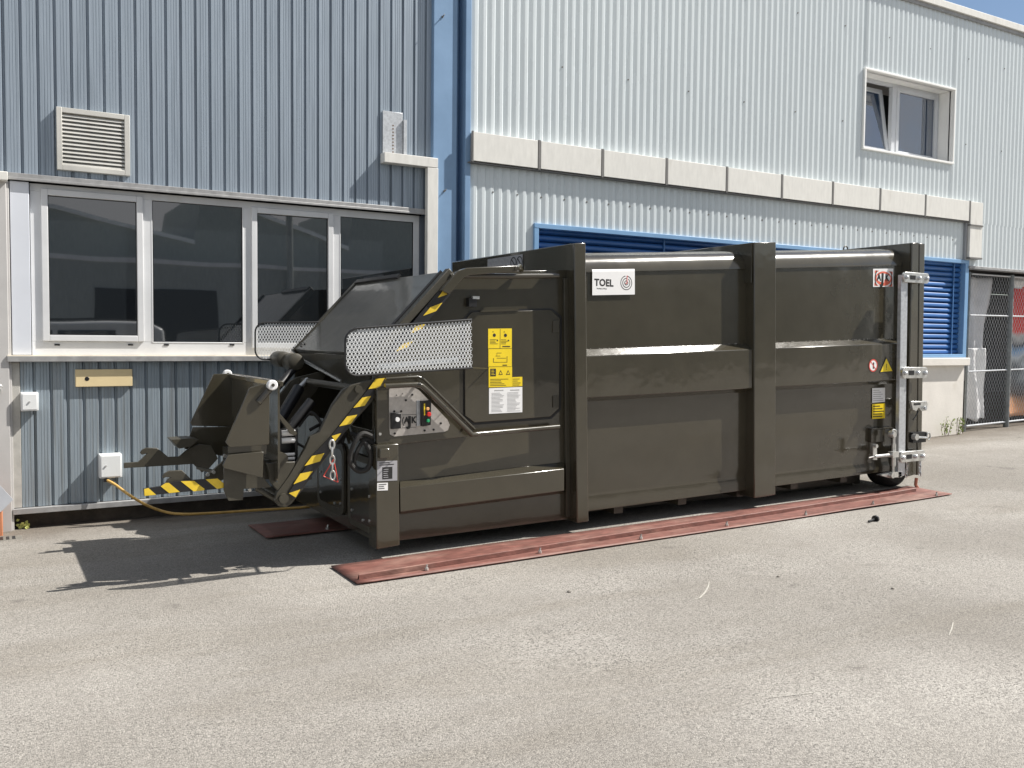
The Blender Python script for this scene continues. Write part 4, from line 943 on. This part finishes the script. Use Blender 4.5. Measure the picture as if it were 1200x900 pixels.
for x, y, Y in ((319, 451.2, yn-.03), (266.5, 438.3, yf+.05)):
    c = P(x, y, Y); ro = MB().rings(c+Vector((0, -.02, 0)), (0, 1, 0), [(0, .013), (0, .030), (.006, .036), (.04, .036), (.045, .03)], 24).build('roller', WHT, WC, smooth=True)
    MB().cyl(c+Vector((0, -.024, 0)), c+Vector((0, .03, 0)), .012, 12).build('roller_pin', OLD, ro)
c = P(319, 451.2, yn); MB().tube([P(316, 455, yn+.02), P(302, 472, yn+.0)], .026, 12).build('roller_arm', OL, WC)
z = lambda pts, ox=140, oy=500, s=8.57: [(ox+x/s, oy+y/s) for x, y in pts]
MB().px(z([(45, 365), (190, 355), (280, 270), (222, 282), (210, 262), (225, 235), (265, 214), (375, 214), (420, 245), (490, 305), (600, 300), (700, 215), (800, 175), (920, 190), (990, 320), (900, 420), (830, 460), (740, 375), (45, 418)]), yf-.12, .025).build('lift_fork', OLD, WC, bevel=.003)
MB().px(z([(520, 130), (720, 115), (800, 130), (720, 200), (600, 222)]), yf-.25, .2).build('comb_hook', OLD, WC, bevel=.003)
MB().px(z([(430, 500), (455, 470), (500, 445), (630, 438), (740, 548), (600, 560), (465, 566), (480, 535), (515, 512), (470, 505), (440, 522)]), yn+.11, .025).build('comb_hook', OLD, WC, bevel=.003)
z_ = z
hazard('lift_fork', z([(245, 625), (410, 600), (460, 568), (620, 546), (985, 520), (1057, 575), (1057, 616), (985, 626), (600, 660), (250, 697)]), [z([(248, 627), (292, 616), (370, 685), (252, 695)]), z([(415, 600), (462, 567), (497, 564), (606, 655), (500, 668)]), z([(615, 548), (750, 545), (855, 625), (850, 640), (745, 650)]), z([(865, 530), (985, 521), (1055, 575), (1055, 612), (980, 625)])], yn+.08, .025)
MB().px([(262.5, 548), (309, 560), (318, 571), (286, 573), (284.5, 586), (268, 587), (262.5, 575)], yn+.06, .02).build('comb_plate', OLD, WC, bevel=.002)
MB().px([(240, 560), (262, 540), (262, 562), (250, 568)], yn+.3, .03).build('comb_plate', OLD, WC, bevel=.002)
m_ = MB(); m_.tube([P(300, 572, yn+.2), P(332, 590, yn+.2)], .02, 8); m_.tube([P(300, 562, yn+.5), P(335, 586, yn+.4)], .014, 8); m_.tube([P(232, 548, yf-.2), P(262, 556, yn+.6)], .016, 8)
m_.tube([P(320, 572, 7.0), P(334, 552, 7.0)], .012, 8); build_each(m_, 'comb_link', OLD, WC)
m_ = MB()
for x, y in ((295, 568), (303, 570), (243, 556), (250, 553), (292, 574), (310, 576), (263, 534)): c = P(x, y, yn+.3); m_.cyl(c, c+Vector((0, -.02, 0)), .013, 8)
build_each(m_, 'comb_bolt', ZNC, WC)
MB().cyl((1.86, yn+.1, .82), (1.86, yf-.1, .82), .04, 16).build('comb_shaft', OLD, WC, smooth=True)
MB().box(xb_-.12, xb_, yn+.2, yf-.2, .66, .80).build('comb_beam', OLD, WC, bevel=.004)
# ---- rear locking gear
Yh = YP-.05
lb = MB().px([(1056.3, 322), (1064, 321.5), (1064, 553), (1052, 561), (1054, 330)], Yh, .04)
lb = MB().prism([P(1056.5, 322, Yh), P(1064, 322, Yh), P(1060.5, 557, Yh), P(1052.5, 560, Yh)], (0, .045, 0)).build('locking_bar', GAL, WC, bevel=.004)
def clamp(px0, px1, py, hpx, name='door_clamp', big=True):
    a, b = P(px0, py+hpx/2, Yh-.03), P(px1, py+hpx/2, Yh-.03); t = P(px0, py-hpx/2, Yh-.03); r = (t.z-a.z)/2; zc_ = (t.z+a.z)/2
    pts = []
    for cx_, a0 in ((b.x-r*.6, -90), (a.x+r*.6, 90)):
        for i in range(9): th = R(a0+180*i/8); pts.append(Vector((cx_+r*.6*math.cos(th), Yh-.03, zc_+r*math.sin(th))))
    o = MB().prism(pts, (0, .03, 0)).build(name, ZNC, WC, bevel=.003)
    w = b.x-a.x
    MB().box(a.x+w*.24, a.x+w*.45, Yh-.033, Yh-.0305, zc_-r*.42, zc_+r*.42).build('clamp_slot', BLK, o)
    m_ = MB()
    for u in (.08, .58, .88): m_.rings((a.x+w*u, Yh-.03, zc_-r*.05), (0, -1, 0), [(0, r*.42), (.02, r*.40), (.03, r*.2)], 6)
    build_each(m_, 'clamp_bolt', GAL, o)
    return o
clamp(1059, 1089, 324.5, 12); clamp(1057.5, 1087, 437, 13); clamp(1055, 1084, 536, 12.5)
m_ = MB().px([(1068, 470.5), (1086, 470), (1087.5, 474), (1086, 481), (1080, 482), (1077, 477.5), (1074, 482), (1070, 480)], Yh-.02, .03).build('hook_latch', ZNC, WC, bevel=.003)
MB().px([(1071, 472.5), (1079, 472), (1079, 474.5), (1071, 475)], Yh-.022, .002).build('latch_slot', BLK, m_)
c = P(1083.5, 478, Yh-.03); MB().rings(c, (0, -1, 0), [(0, .022), (.02, .02)], 8).build('latch_bolt', GAL, m_)
MB().tube([P(1076, 482, Yh), P(1073, 488, Yh), P(1070, 492, Yh)], .008, 6).build('latch_lever', BLK, WC)
# turnbuckle pair
m_ = MB(); m_.tube([P(1071, 512.5, Yh), P(1086, 513, Yh)], .014, 8, 1); c = P(1072, 512, Yh); m_.rings(c+Vector((0, -.03, 0)), (0, 1, 0), [(0, .035), (.05, .035)], 12, 1)
c = P(1088, 511, Yh); m_.tube([c+Vector((.03*math.cos(t), 0, .04*math.sin(t))) for t in [2*math.pi*i/12 for i in range(12)]], .009, 6, 1, closed=True)
m_.px([(1070, 507), (1086, 506), (1085, 518), (1070, 519)], Yh+.01, .05, 0); m_.build('toggle', [BLK, ZNC], WC)
# ratchet spindle
m_ = MB(); m_.tube([P(1047.5, 509, Yh), P(1046.5, 556, Yh)], .016, 10); m_.tube([P(1047.3, 520, Yh), P(1046.8, 546, Yh)], .024, 10)
c = P(1046, 509, Yh); m_.rings(c+Vector((0, -.03, 0)), (0, 1, 0), [(0, .03), (.02, .038), (.06, .038)], 14)
pts = spline([P(1044, 511, Yh), P(1046, 504, Yh), P(1050, 505, Yh), P(1049, 511, Yh), P(1047.5, 516, Yh)], 4); m_.tube(pts, .010, 6)
m_.build('spindle', ZNC, WC, smooth=True)
m_ = MB(); m_.tube([P(1025, 535, Yh-.05), P(1050, 532.5, Yh-.03)], .017, 10); c = P(1048, 532.5, Yh-.05)
m_.box(c.x-.05, c.x+.05, Yh-.07, Yh-.01, c.z-.03, c.z+.03); m_.px([(1023.2, 523), (1027.5, 523), (1028, 539), (1023.5, 539)], Yh-.05, .012); c = P(1025, 522.5, Yh-.05); m_.rings(c+Vector((0, -.03, 0)), (0, 1, 0), [(0, .02), (.05, .02)], 12); m_.tube([P(1024, 535, Yh-.05), P(1018, 536.5, Yh-.05)], .008, 6)
m_.build('ratchet_lever', ZNC, WC)
m_ = MB(); m_.prism([P(1032, 557, Yh), P(1042, 560, Yh), P(1057, 559, Yh), P(1057, 553, Yh), P(1047, 553, Yh)], (0, .06, 0)); c = P(1045, 557, Yh-.02); m_.rings(c+Vector((0, -.02, 0)), (0, 1, 0), [(0, .03), (.05, .03)], 14); m_.build('lower_bracket', ZNC, WC)
m_ = MB(); c0 = P(1020.5, 502, YB-.03)
m_.box(c0.x, P(1036, 505, YB-.03).x, YB-.04, YB+.0, P(1028, 518, YB-.03).z, P(1028, 503, YB-.03).z); m_.box(c0.x-.0, P(1046, 505, YB-.03).x, YB-.045, YB, P(1028, 503, YB-.03).z, P(1028, 501.5, YB-.03).z); m_.build('rib_box', OL, WC, bevel=.004)
# chains on the rear corner
def small_chain(pts, r, name, m):
    m_ = MB()
    for i, p in enumerate(pts):
        q = []
        for k_ in range(10): t_ = 2*math.pi*k_/10; q.append(p+(Vector((r*.6*math.cos(t_), 0, r*1.2*math.sin(t_))) if i % 2 == 0 else Vector((0, r*.6*math.cos(t_), r*1.2*math.sin(t_)))))
        m_.tube(q, r*.28, 5, closed=True)
    return m_.build(name, m, WC)
small_chain([P(1062.5+.5*math.sin(i), 541+3.2*i, Yh) for i in range(6)], .018, 'chain', ZNC)
small_chain([P(1078, 543+4*i, Yh) for i in range(4)], .022, 'chain', GAL)
MB().tube([P(1074, 560, Yh+.02), P(1073, 568, Yh+.02), P(1076, 573, Yh+.0)], .018, 8).build('copper_hook', mat('copper_red', (.45, .18, .12), .5, metal=.3), WC)
# ------------------------------------------------------------------ rails on the ground
def plate(name, x0, x1, y0, y1, ridge, label, n=60):
    T = thing(name, (x0, y0, gz(x0, y0)), label, 'steel plate'); vs = []; ny = 8
    for i in range(n+1):
        x = x0+(x1-x0)*i/n
        for j in range(ny+1):
            y = y0+(y1-y0)*j/ny+(.06*(i/n) if j == 0 else .05*(i/n) if j == ny else 0); w = .004*math.sin(x*2.1+y*3)+.004*math.sin(x*.9)
            vs.append((x, y, gz(x, y)+.010+max(0, w)))
    m_ = MB().add(vs, [(i*(ny+1)+j, (i+1)*(ny+1)+j, (i+1)*(ny+1)+j+1, i*(ny+1)+j+1) for i in range(n) for j in range(ny)]).build('sheet', RAIL, T, smooth=True)
    md = m_.modifiers.new('thick', 'SOLIDIFY'); md.thickness = .008; md.offset = -1
    if ridge:
        r_ = MB(); v = []
        for i in range(n+1):
            x = x0+.04+(x1-.25-x0)*i/n; y = ridge[0]+(ridge[1]-ridge[0])*(i/n)**.8+.008*math.sin(x*1.7); g = gz(x, y)
            v += [(x, y, g+.02), (x, y, g+.052), (x, y+.008, g+.056), (x, y+.03, g+.02)]
        r_.add(v, [(4*i+a_, 4*i+4+a_, 4*i+5+a_, 4*i+1+a_) for i in range(n) for a_ in range(3)]); r_.build('flange', RAIL, T)
    b_ = MB()
    for i in range(7):
        x = x0+.55+(x1-x0-.8)*i/6; y = y0+.07+.02*(i % 2); g = gz(x, y)+.02; b_.cyl((x, y, g), (x, y, g+.018), .016, 6); b_.cyl((x, y, g+.018), (x+.006, y, g+.04), .007, 6)
    build_each(b_, 'anchor_bolt', ZNC, T); return T
plate('ground_plate', 2.19, 8.85, 5.82, 6.37, (5.90, 6.15), 'long red steel plate lying on the asphalt under the near side of the compactor')
plate('ground_plate', 2.02, 8.85, 7.50, 8.1, None, 'red steel plate in the shade under the far side of the compactor')
# stray bolt
p = PZ(1026, 606, .1); T = thing('stray_bolt', (p.x, p.y, gz(p.x, p.y)), 'small dark bolt lying on the asphalt in front of the rear wheel', 'bolt')
g = gz(p.x, p.y); MB().rings((p.x, p.y, g+.02), (1, .2, .1), [(-.01, .035), (.01, .035)], 8).build('bolt_head', BLK, T); MB().tube([(p.x, p.y, g+.02), (p.x-.12, p.y-.02, g+.012)], .01, 8).build('bolt_shank', BLK, T)
# pebbles
pm = mat('pebble', (.26, .24, .21), .9, var=.3)
for x, y in ((667, 694), (1000, 568), (1010, 566), (436, 655), (545, 612), (762, 582), (912, 676), (1046, 690)):
    p = PZ(x, y, gz(PZ(x, y).x, PZ(x, y).y)); r = random.uniform(.010, .02); m_ = MB(); m_.rings((p.x, p.y, p.z), (0, 0, 1), [(0, r), (r*.5, r*1.1), (r, r*.5)], 7)
    tag(m_.build('pebble', pm), 'small loose stone lying on the yard asphalt', 'stone', 'loose stones on the asphalt')
# ------------------------------------------------------------------ orange cable
c0 = P(124, 562, YL-.10); gd = lambda x, y, dz=.016: (lambda p: Vector((p.x, p.y, gz(p.x, p.y)+dz)))(PZ(x, y, gz(PZ(x, y).x, PZ(x, y).y)))
pts = [c0, P(135, 568, YL-.16), P(150, 579, YL-.24), P(170, 591, YL-.22), P(192, 599.5, YL-.22), P(215, 602.5, YL-.30), P(255, 601, YL-.28), P(300, 598, YL-.26), P(350, 595, YL-.3), P(385, 592, YL-.36), Vector((Xf+.3, 8.2, .03)), Vector((Xf+1.0, 8.2, .03))]
tag(MB().tube(spline(pts, 10), .013, 10).build('power_cable', CAB, smooth=True), 'orange-yellow power cable hanging from the white socket box and running along the wall foot', 'cable')
MB().cyl(c0+Vector((-.0, 0, .03)), c0+Vector((0, 0, -.02)), .02, 12).build('plug', BLK, sock)
# ------------------------------------------------------------------ left edge things
T = thing('drain_grate', PZ(10, 632, -.03), 'dark slotted drain grate in the asphalt at the lower left wall corner', 'drain grate')
ax = PZ(-40, 633, -.03); bx2 = PZ(26, 631.5, -.03)
gy = bx2.y
MB().box(bx2.x-1.3, bx2.x, gy-.07, gy+.10, gz(0, gy)-.03, gz(0, gy)+.006).build('grate_frame', mat('cast_iron', (.16, .15, .13), .7, var=.2), T, bevel=.003)
sm = MB(); x = bx2.x-.05
while x > bx2.x-1.25: sm.box(x-.022, x, gy-.045, gy+.075, gz(0, gy)+.0065, gz(0, gy)+.009); x -= .045
sm.build('slot', BLK, T)
Yc = 8.85
tp = thing('terracotta_block', P(-2, 614, Yc), 'orange terracotta block standing against the wall at the left edge', 'block')
a = P(3.2, 600, Yc); MB().box(a.x-.35, a.x, Yc, Yc+.12, gz(0, 8.9)-.01, P(2, 584, Yc).z).build('block_body', TERR, tp, bevel=.01)
m_ = MB().prism([P(-45, 575, Yc-.02), P(0, 569, Yc-.02), P(15.5, 585.5, Yc-.02), P(1, 600, Yc-.02), P(-45, 610, Yc-.02)], (0, .012, 0)); tag(m_.build('stone_slab', mat('pale_slab', (.50, .52, .56), .5, var=.08)), 'pale grey slab leaning on the terracotta block at the left edge', 'slab')
p = gd(27, 619, .0); m_ = MB()
for i in range(14):
    c = p+Vector((random.uniform(-.05, .05), random.uniform(-.03, .02), random.uniform(.01, .07))); r = .02; a = random.uniform(0, 6.3)
    m_.add([c, c+Vector((math.cos(a)*r, -.005, math.sin(a)*r)), c+Vector((math.cos(a+1)*r*1.4, -.01, math.sin(a+1)*r*1.4)), c+Vector((math.cos(a+2)*r, 0, math.sin(a+2)*r))], [(0, 1, 2, 3)])
tag(m_.build('dandelion_weed', mat('yellow_leaf', (.48, .52, .16), .6, var=.3)), 'tiny yellow-green weed in the gap at the left foot of the ribbed wall', 'weed')
# ------------------------------------------------------------------ what stands behind the camera (seen mirrored in the windows)
OB = thing('opposite_building', (6, -13, 0), 'dark metal building across the yard, seen only as a reflection in the windows', 'building')
OP = [(0, 0), (.12, 0), (.16, -.05), (.2, -.05), (.24, 0)]
m_ = MB(); clad(m_, 1.6, 24, k(0), k(4.0), -13.0, OP, .26); m_.build('front_cladding', OPG, OB)
MB().box(1.6, 24, -13.1, -12.9, 4.0, 4.14).box(1.55, 1.75, -13.1, -12.88, 0, 4.14).build('parapet_trim', OPW, OB)
MB().box(1.6, 24, -22, -13.02, 3.6, 3.99).build('flat_roof', OPG, OB)
hp_ = [(-14, 6.4), (2.2, 6.2), (7.1, 5.3), (7.4, 7.3), (13.3, 5.5), (13.6, 7.4), (22, 5.6), (40, 5.6)]
MB().prism([(-14, -18, 0)]+[(x, -18, zz) for x, zz in hp_]+[(40, -18, 0)], (0, -8, 0)).build('rear_hall', OPG, OB)
for (xa, za), (xb9, zb9) in ((hp_[0], hp_[1]), (hp_[1], hp_[2]), (hp_[3], hp_[4]), (hp_[5], hp_[6])):
    MB().prism([(xa, -17.9, za-.1), (xb9, -17.9, zb9-.1), (xb9, -17.9, zb9+.06), (xa, -17.9, za+.06)], (0, -.09, 0)).build('hall_trim', OPW, OB)
MB().box(3.0, 6.8, -12.98, -12.9, .6, 3.2).build('window', BLK, OB)
MB().box(4.3, 4.4, -12.92, -12.86, .6, 3.2).build('window_bar', OPW, OB)
MB().cyl((9.2, -12.7, 0), (9.2, -12.7, 6.5), .12, 12).build('chimney_pipe', OPG, OB)
VN = thing('parked_van', (3.4, -3.2, 0), 'white van parked across the yard, seen mirrored in the left window', 'van')
prof = [(1.2, .35), (1.15, 1.0), (1.35, 1.15), (2.0, 1.35), (2.6, 1.88), (3.0, 1.97), (5.4, 1.99), (5.7, 1.85), (5.75, .9), (5.7, .35)]
MB().prism([(x, -2.3, zz) for x, zz in prof], (0, -1.75, 0)).build('body', CARP, VN, bevel=.06, seg=3)
for yy in (-2.292, -4.06):
    MB().prism([(2.25, yy, 1.3), (2.72, yy, 1.75), (3.5, yy, 1.8), (3.5, yy, 1.3)], (0, .006, 0)).prism([(3.6, yy, 1.3), (3.6, yy, 1.8), (4.7, yy, 1.8), (4.7, yy, 1.3)], (0, .006, 0)).build('side_window', GLS, VN)
MB().prism([(1.98, -2.42, 1.37), (2.56, -2.42, 1.86), (2.56, -3.93, 1.86), (1.98, -3.93, 1.37)], (-.012, 0, .012)).build('windscreen', GLS, VN)
MB().box(3.0, 5.4, -2.42, -2.38, 2.02, 2.05).box(3.0, 5.4, -3.97, -3.93, 2.02, 2.05).box(3.1, 3.16, -2.42, -2.38, 1.97, 2.03).box(5.2, 5.26, -2.42, -2.38, 1.97, 2.03).build('roof_rail', BLK, VN)
MB().prism([(2.7, -2.289, .9), (2.9, -2.289, .9), (3.3, -2.289, 1.25), (3.1, -2.289, 1.25)], (0, .003, 0)).build('red_stripe', REDI, VN)
for x in (1.95, 4.95):
    for yy in (-2.26, -3.87):
        o = MB().rings((x, yy-.2 if yy > -3 else yy-.2, .32), (0, 1, 0), [(0, .2), (0, .29), (.03, .32), (.17, .32), (.2, .29), (.2, .2)], 28).build('wheel', RUB, VN, smooth=True)
        MB().rings((x, yy-.006, .32), (0, 1, 0), [(0, .19), (.02, .12)], 20).build('rim', GAL, o)
for yy in (-2.5, -3.85): MB().rings((1.17, yy, .85), (-1, 0, .1), [(0, .11), (.04, .08)], 16).build('headlight', WHT, VN)
for o in VN.children: o.location.x -= 2.3
# ------------------------------------------------------------------ sky, sun, camera
sc_ = bpy.context.scene
w = bpy.data.worlds.new('World'); sc_.world = w; w.use_nodes = True; N = w.node_tree.nodes; L = w.node_tree.links
sun_dir = Vector((.86, -.30, 1.0)).normalized()          # towards the sun
el = math.asin(sun_dir.z); az = math.atan2(sun_dir.x, sun_dir.y)
sk = N.new('ShaderNodeTexSky'); sk.sky_type = 'NISHITA'; sk.sun_disc = False; sk.sun_elevation = el; sk.sun_rotation = az
sk.air_density = 1.0; sk.dust_density = .5; sk.ozone_density = 1.6
tc = N.new('ShaderNodeTexCoord'); nz = N.new('ShaderNodeTexNoise'); nz.inputs['Scale'].default_value = 2.6; nz.inputs['Detail'].default_value = 8; nz.inputs['Roughness'].default_value = .55
L.new(tc.outputs['Generated'], nz.inputs['Vector'])
def rngw(sck, a, b_):
    q = N.new('ShaderNodeMapRange'); q.interpolation_type = 'SMOOTHSTEP'; q.inputs['From Min'].default_value = a; q.inputs['From Max'].default_value = b_; L.new(sck, q.inputs[0]); return q.outputs[0]
sx_ = N.new('ShaderNodeSeparateXYZ'); L.new(tc.outputs['Generated'], sx_.inputs[0])
ml = N.new('ShaderNodeMath'); ml.operation = 'MULTIPLY'; L.new(rngw(nz.outputs[0], .38, .56), ml.inputs[0]); L.new(rngw(sx_.outputs[1], .15, -.2), ml.inputs[1])
mc = N.new('ShaderNodeMix'); mc.data_type = 'RGBA'; mc.inputs[7].default_value = (6.0, 6.1, 6.3, 1); L.new(ml.outputs[0], mc.inputs[0]); L.new(sk.outputs[0], mc.inputs[6])
L.new(mc.outputs[2], N['Background'].inputs[0]); N['Background'].inputs[1].default_value = .062
sun = bpy.data.lights.new('sun', 'SUN'); sun.energy = 5.0; sun.angle = R(.5); sun.color = (1, .955, .89)
so = bpy.data.objects.new('sun', sun); C.objects.link(so); so.rotation_euler = sun_dir.to_track_quat('Z', 'Y').to_euler(); so.location = (20, -10, 30)
cam = bpy.data.cameras.new('camera'); co = bpy.data.objects.new('camera', cam); C.objects.link(co)
M = Matrix((RT, UP, -_fw)).transposed().to_4x4(); M.translation = EYE; co.matrix_world = M
cam.sensor_width = 36; cam.lens = FP/1200*36; cam.clip_end = 2000; cam.clip_start = .05
sc_.camera = co
vs_ = sc_.view_settings; vs_.view_transform = 'Standard'; vs_.look = 'None'; vs_.gamma = 1; vs_.exposure = 0.74; vs_.use_curve_mapping = False
sc_.render.resolution_x = 1024; sc_.render.resolution_y = 768
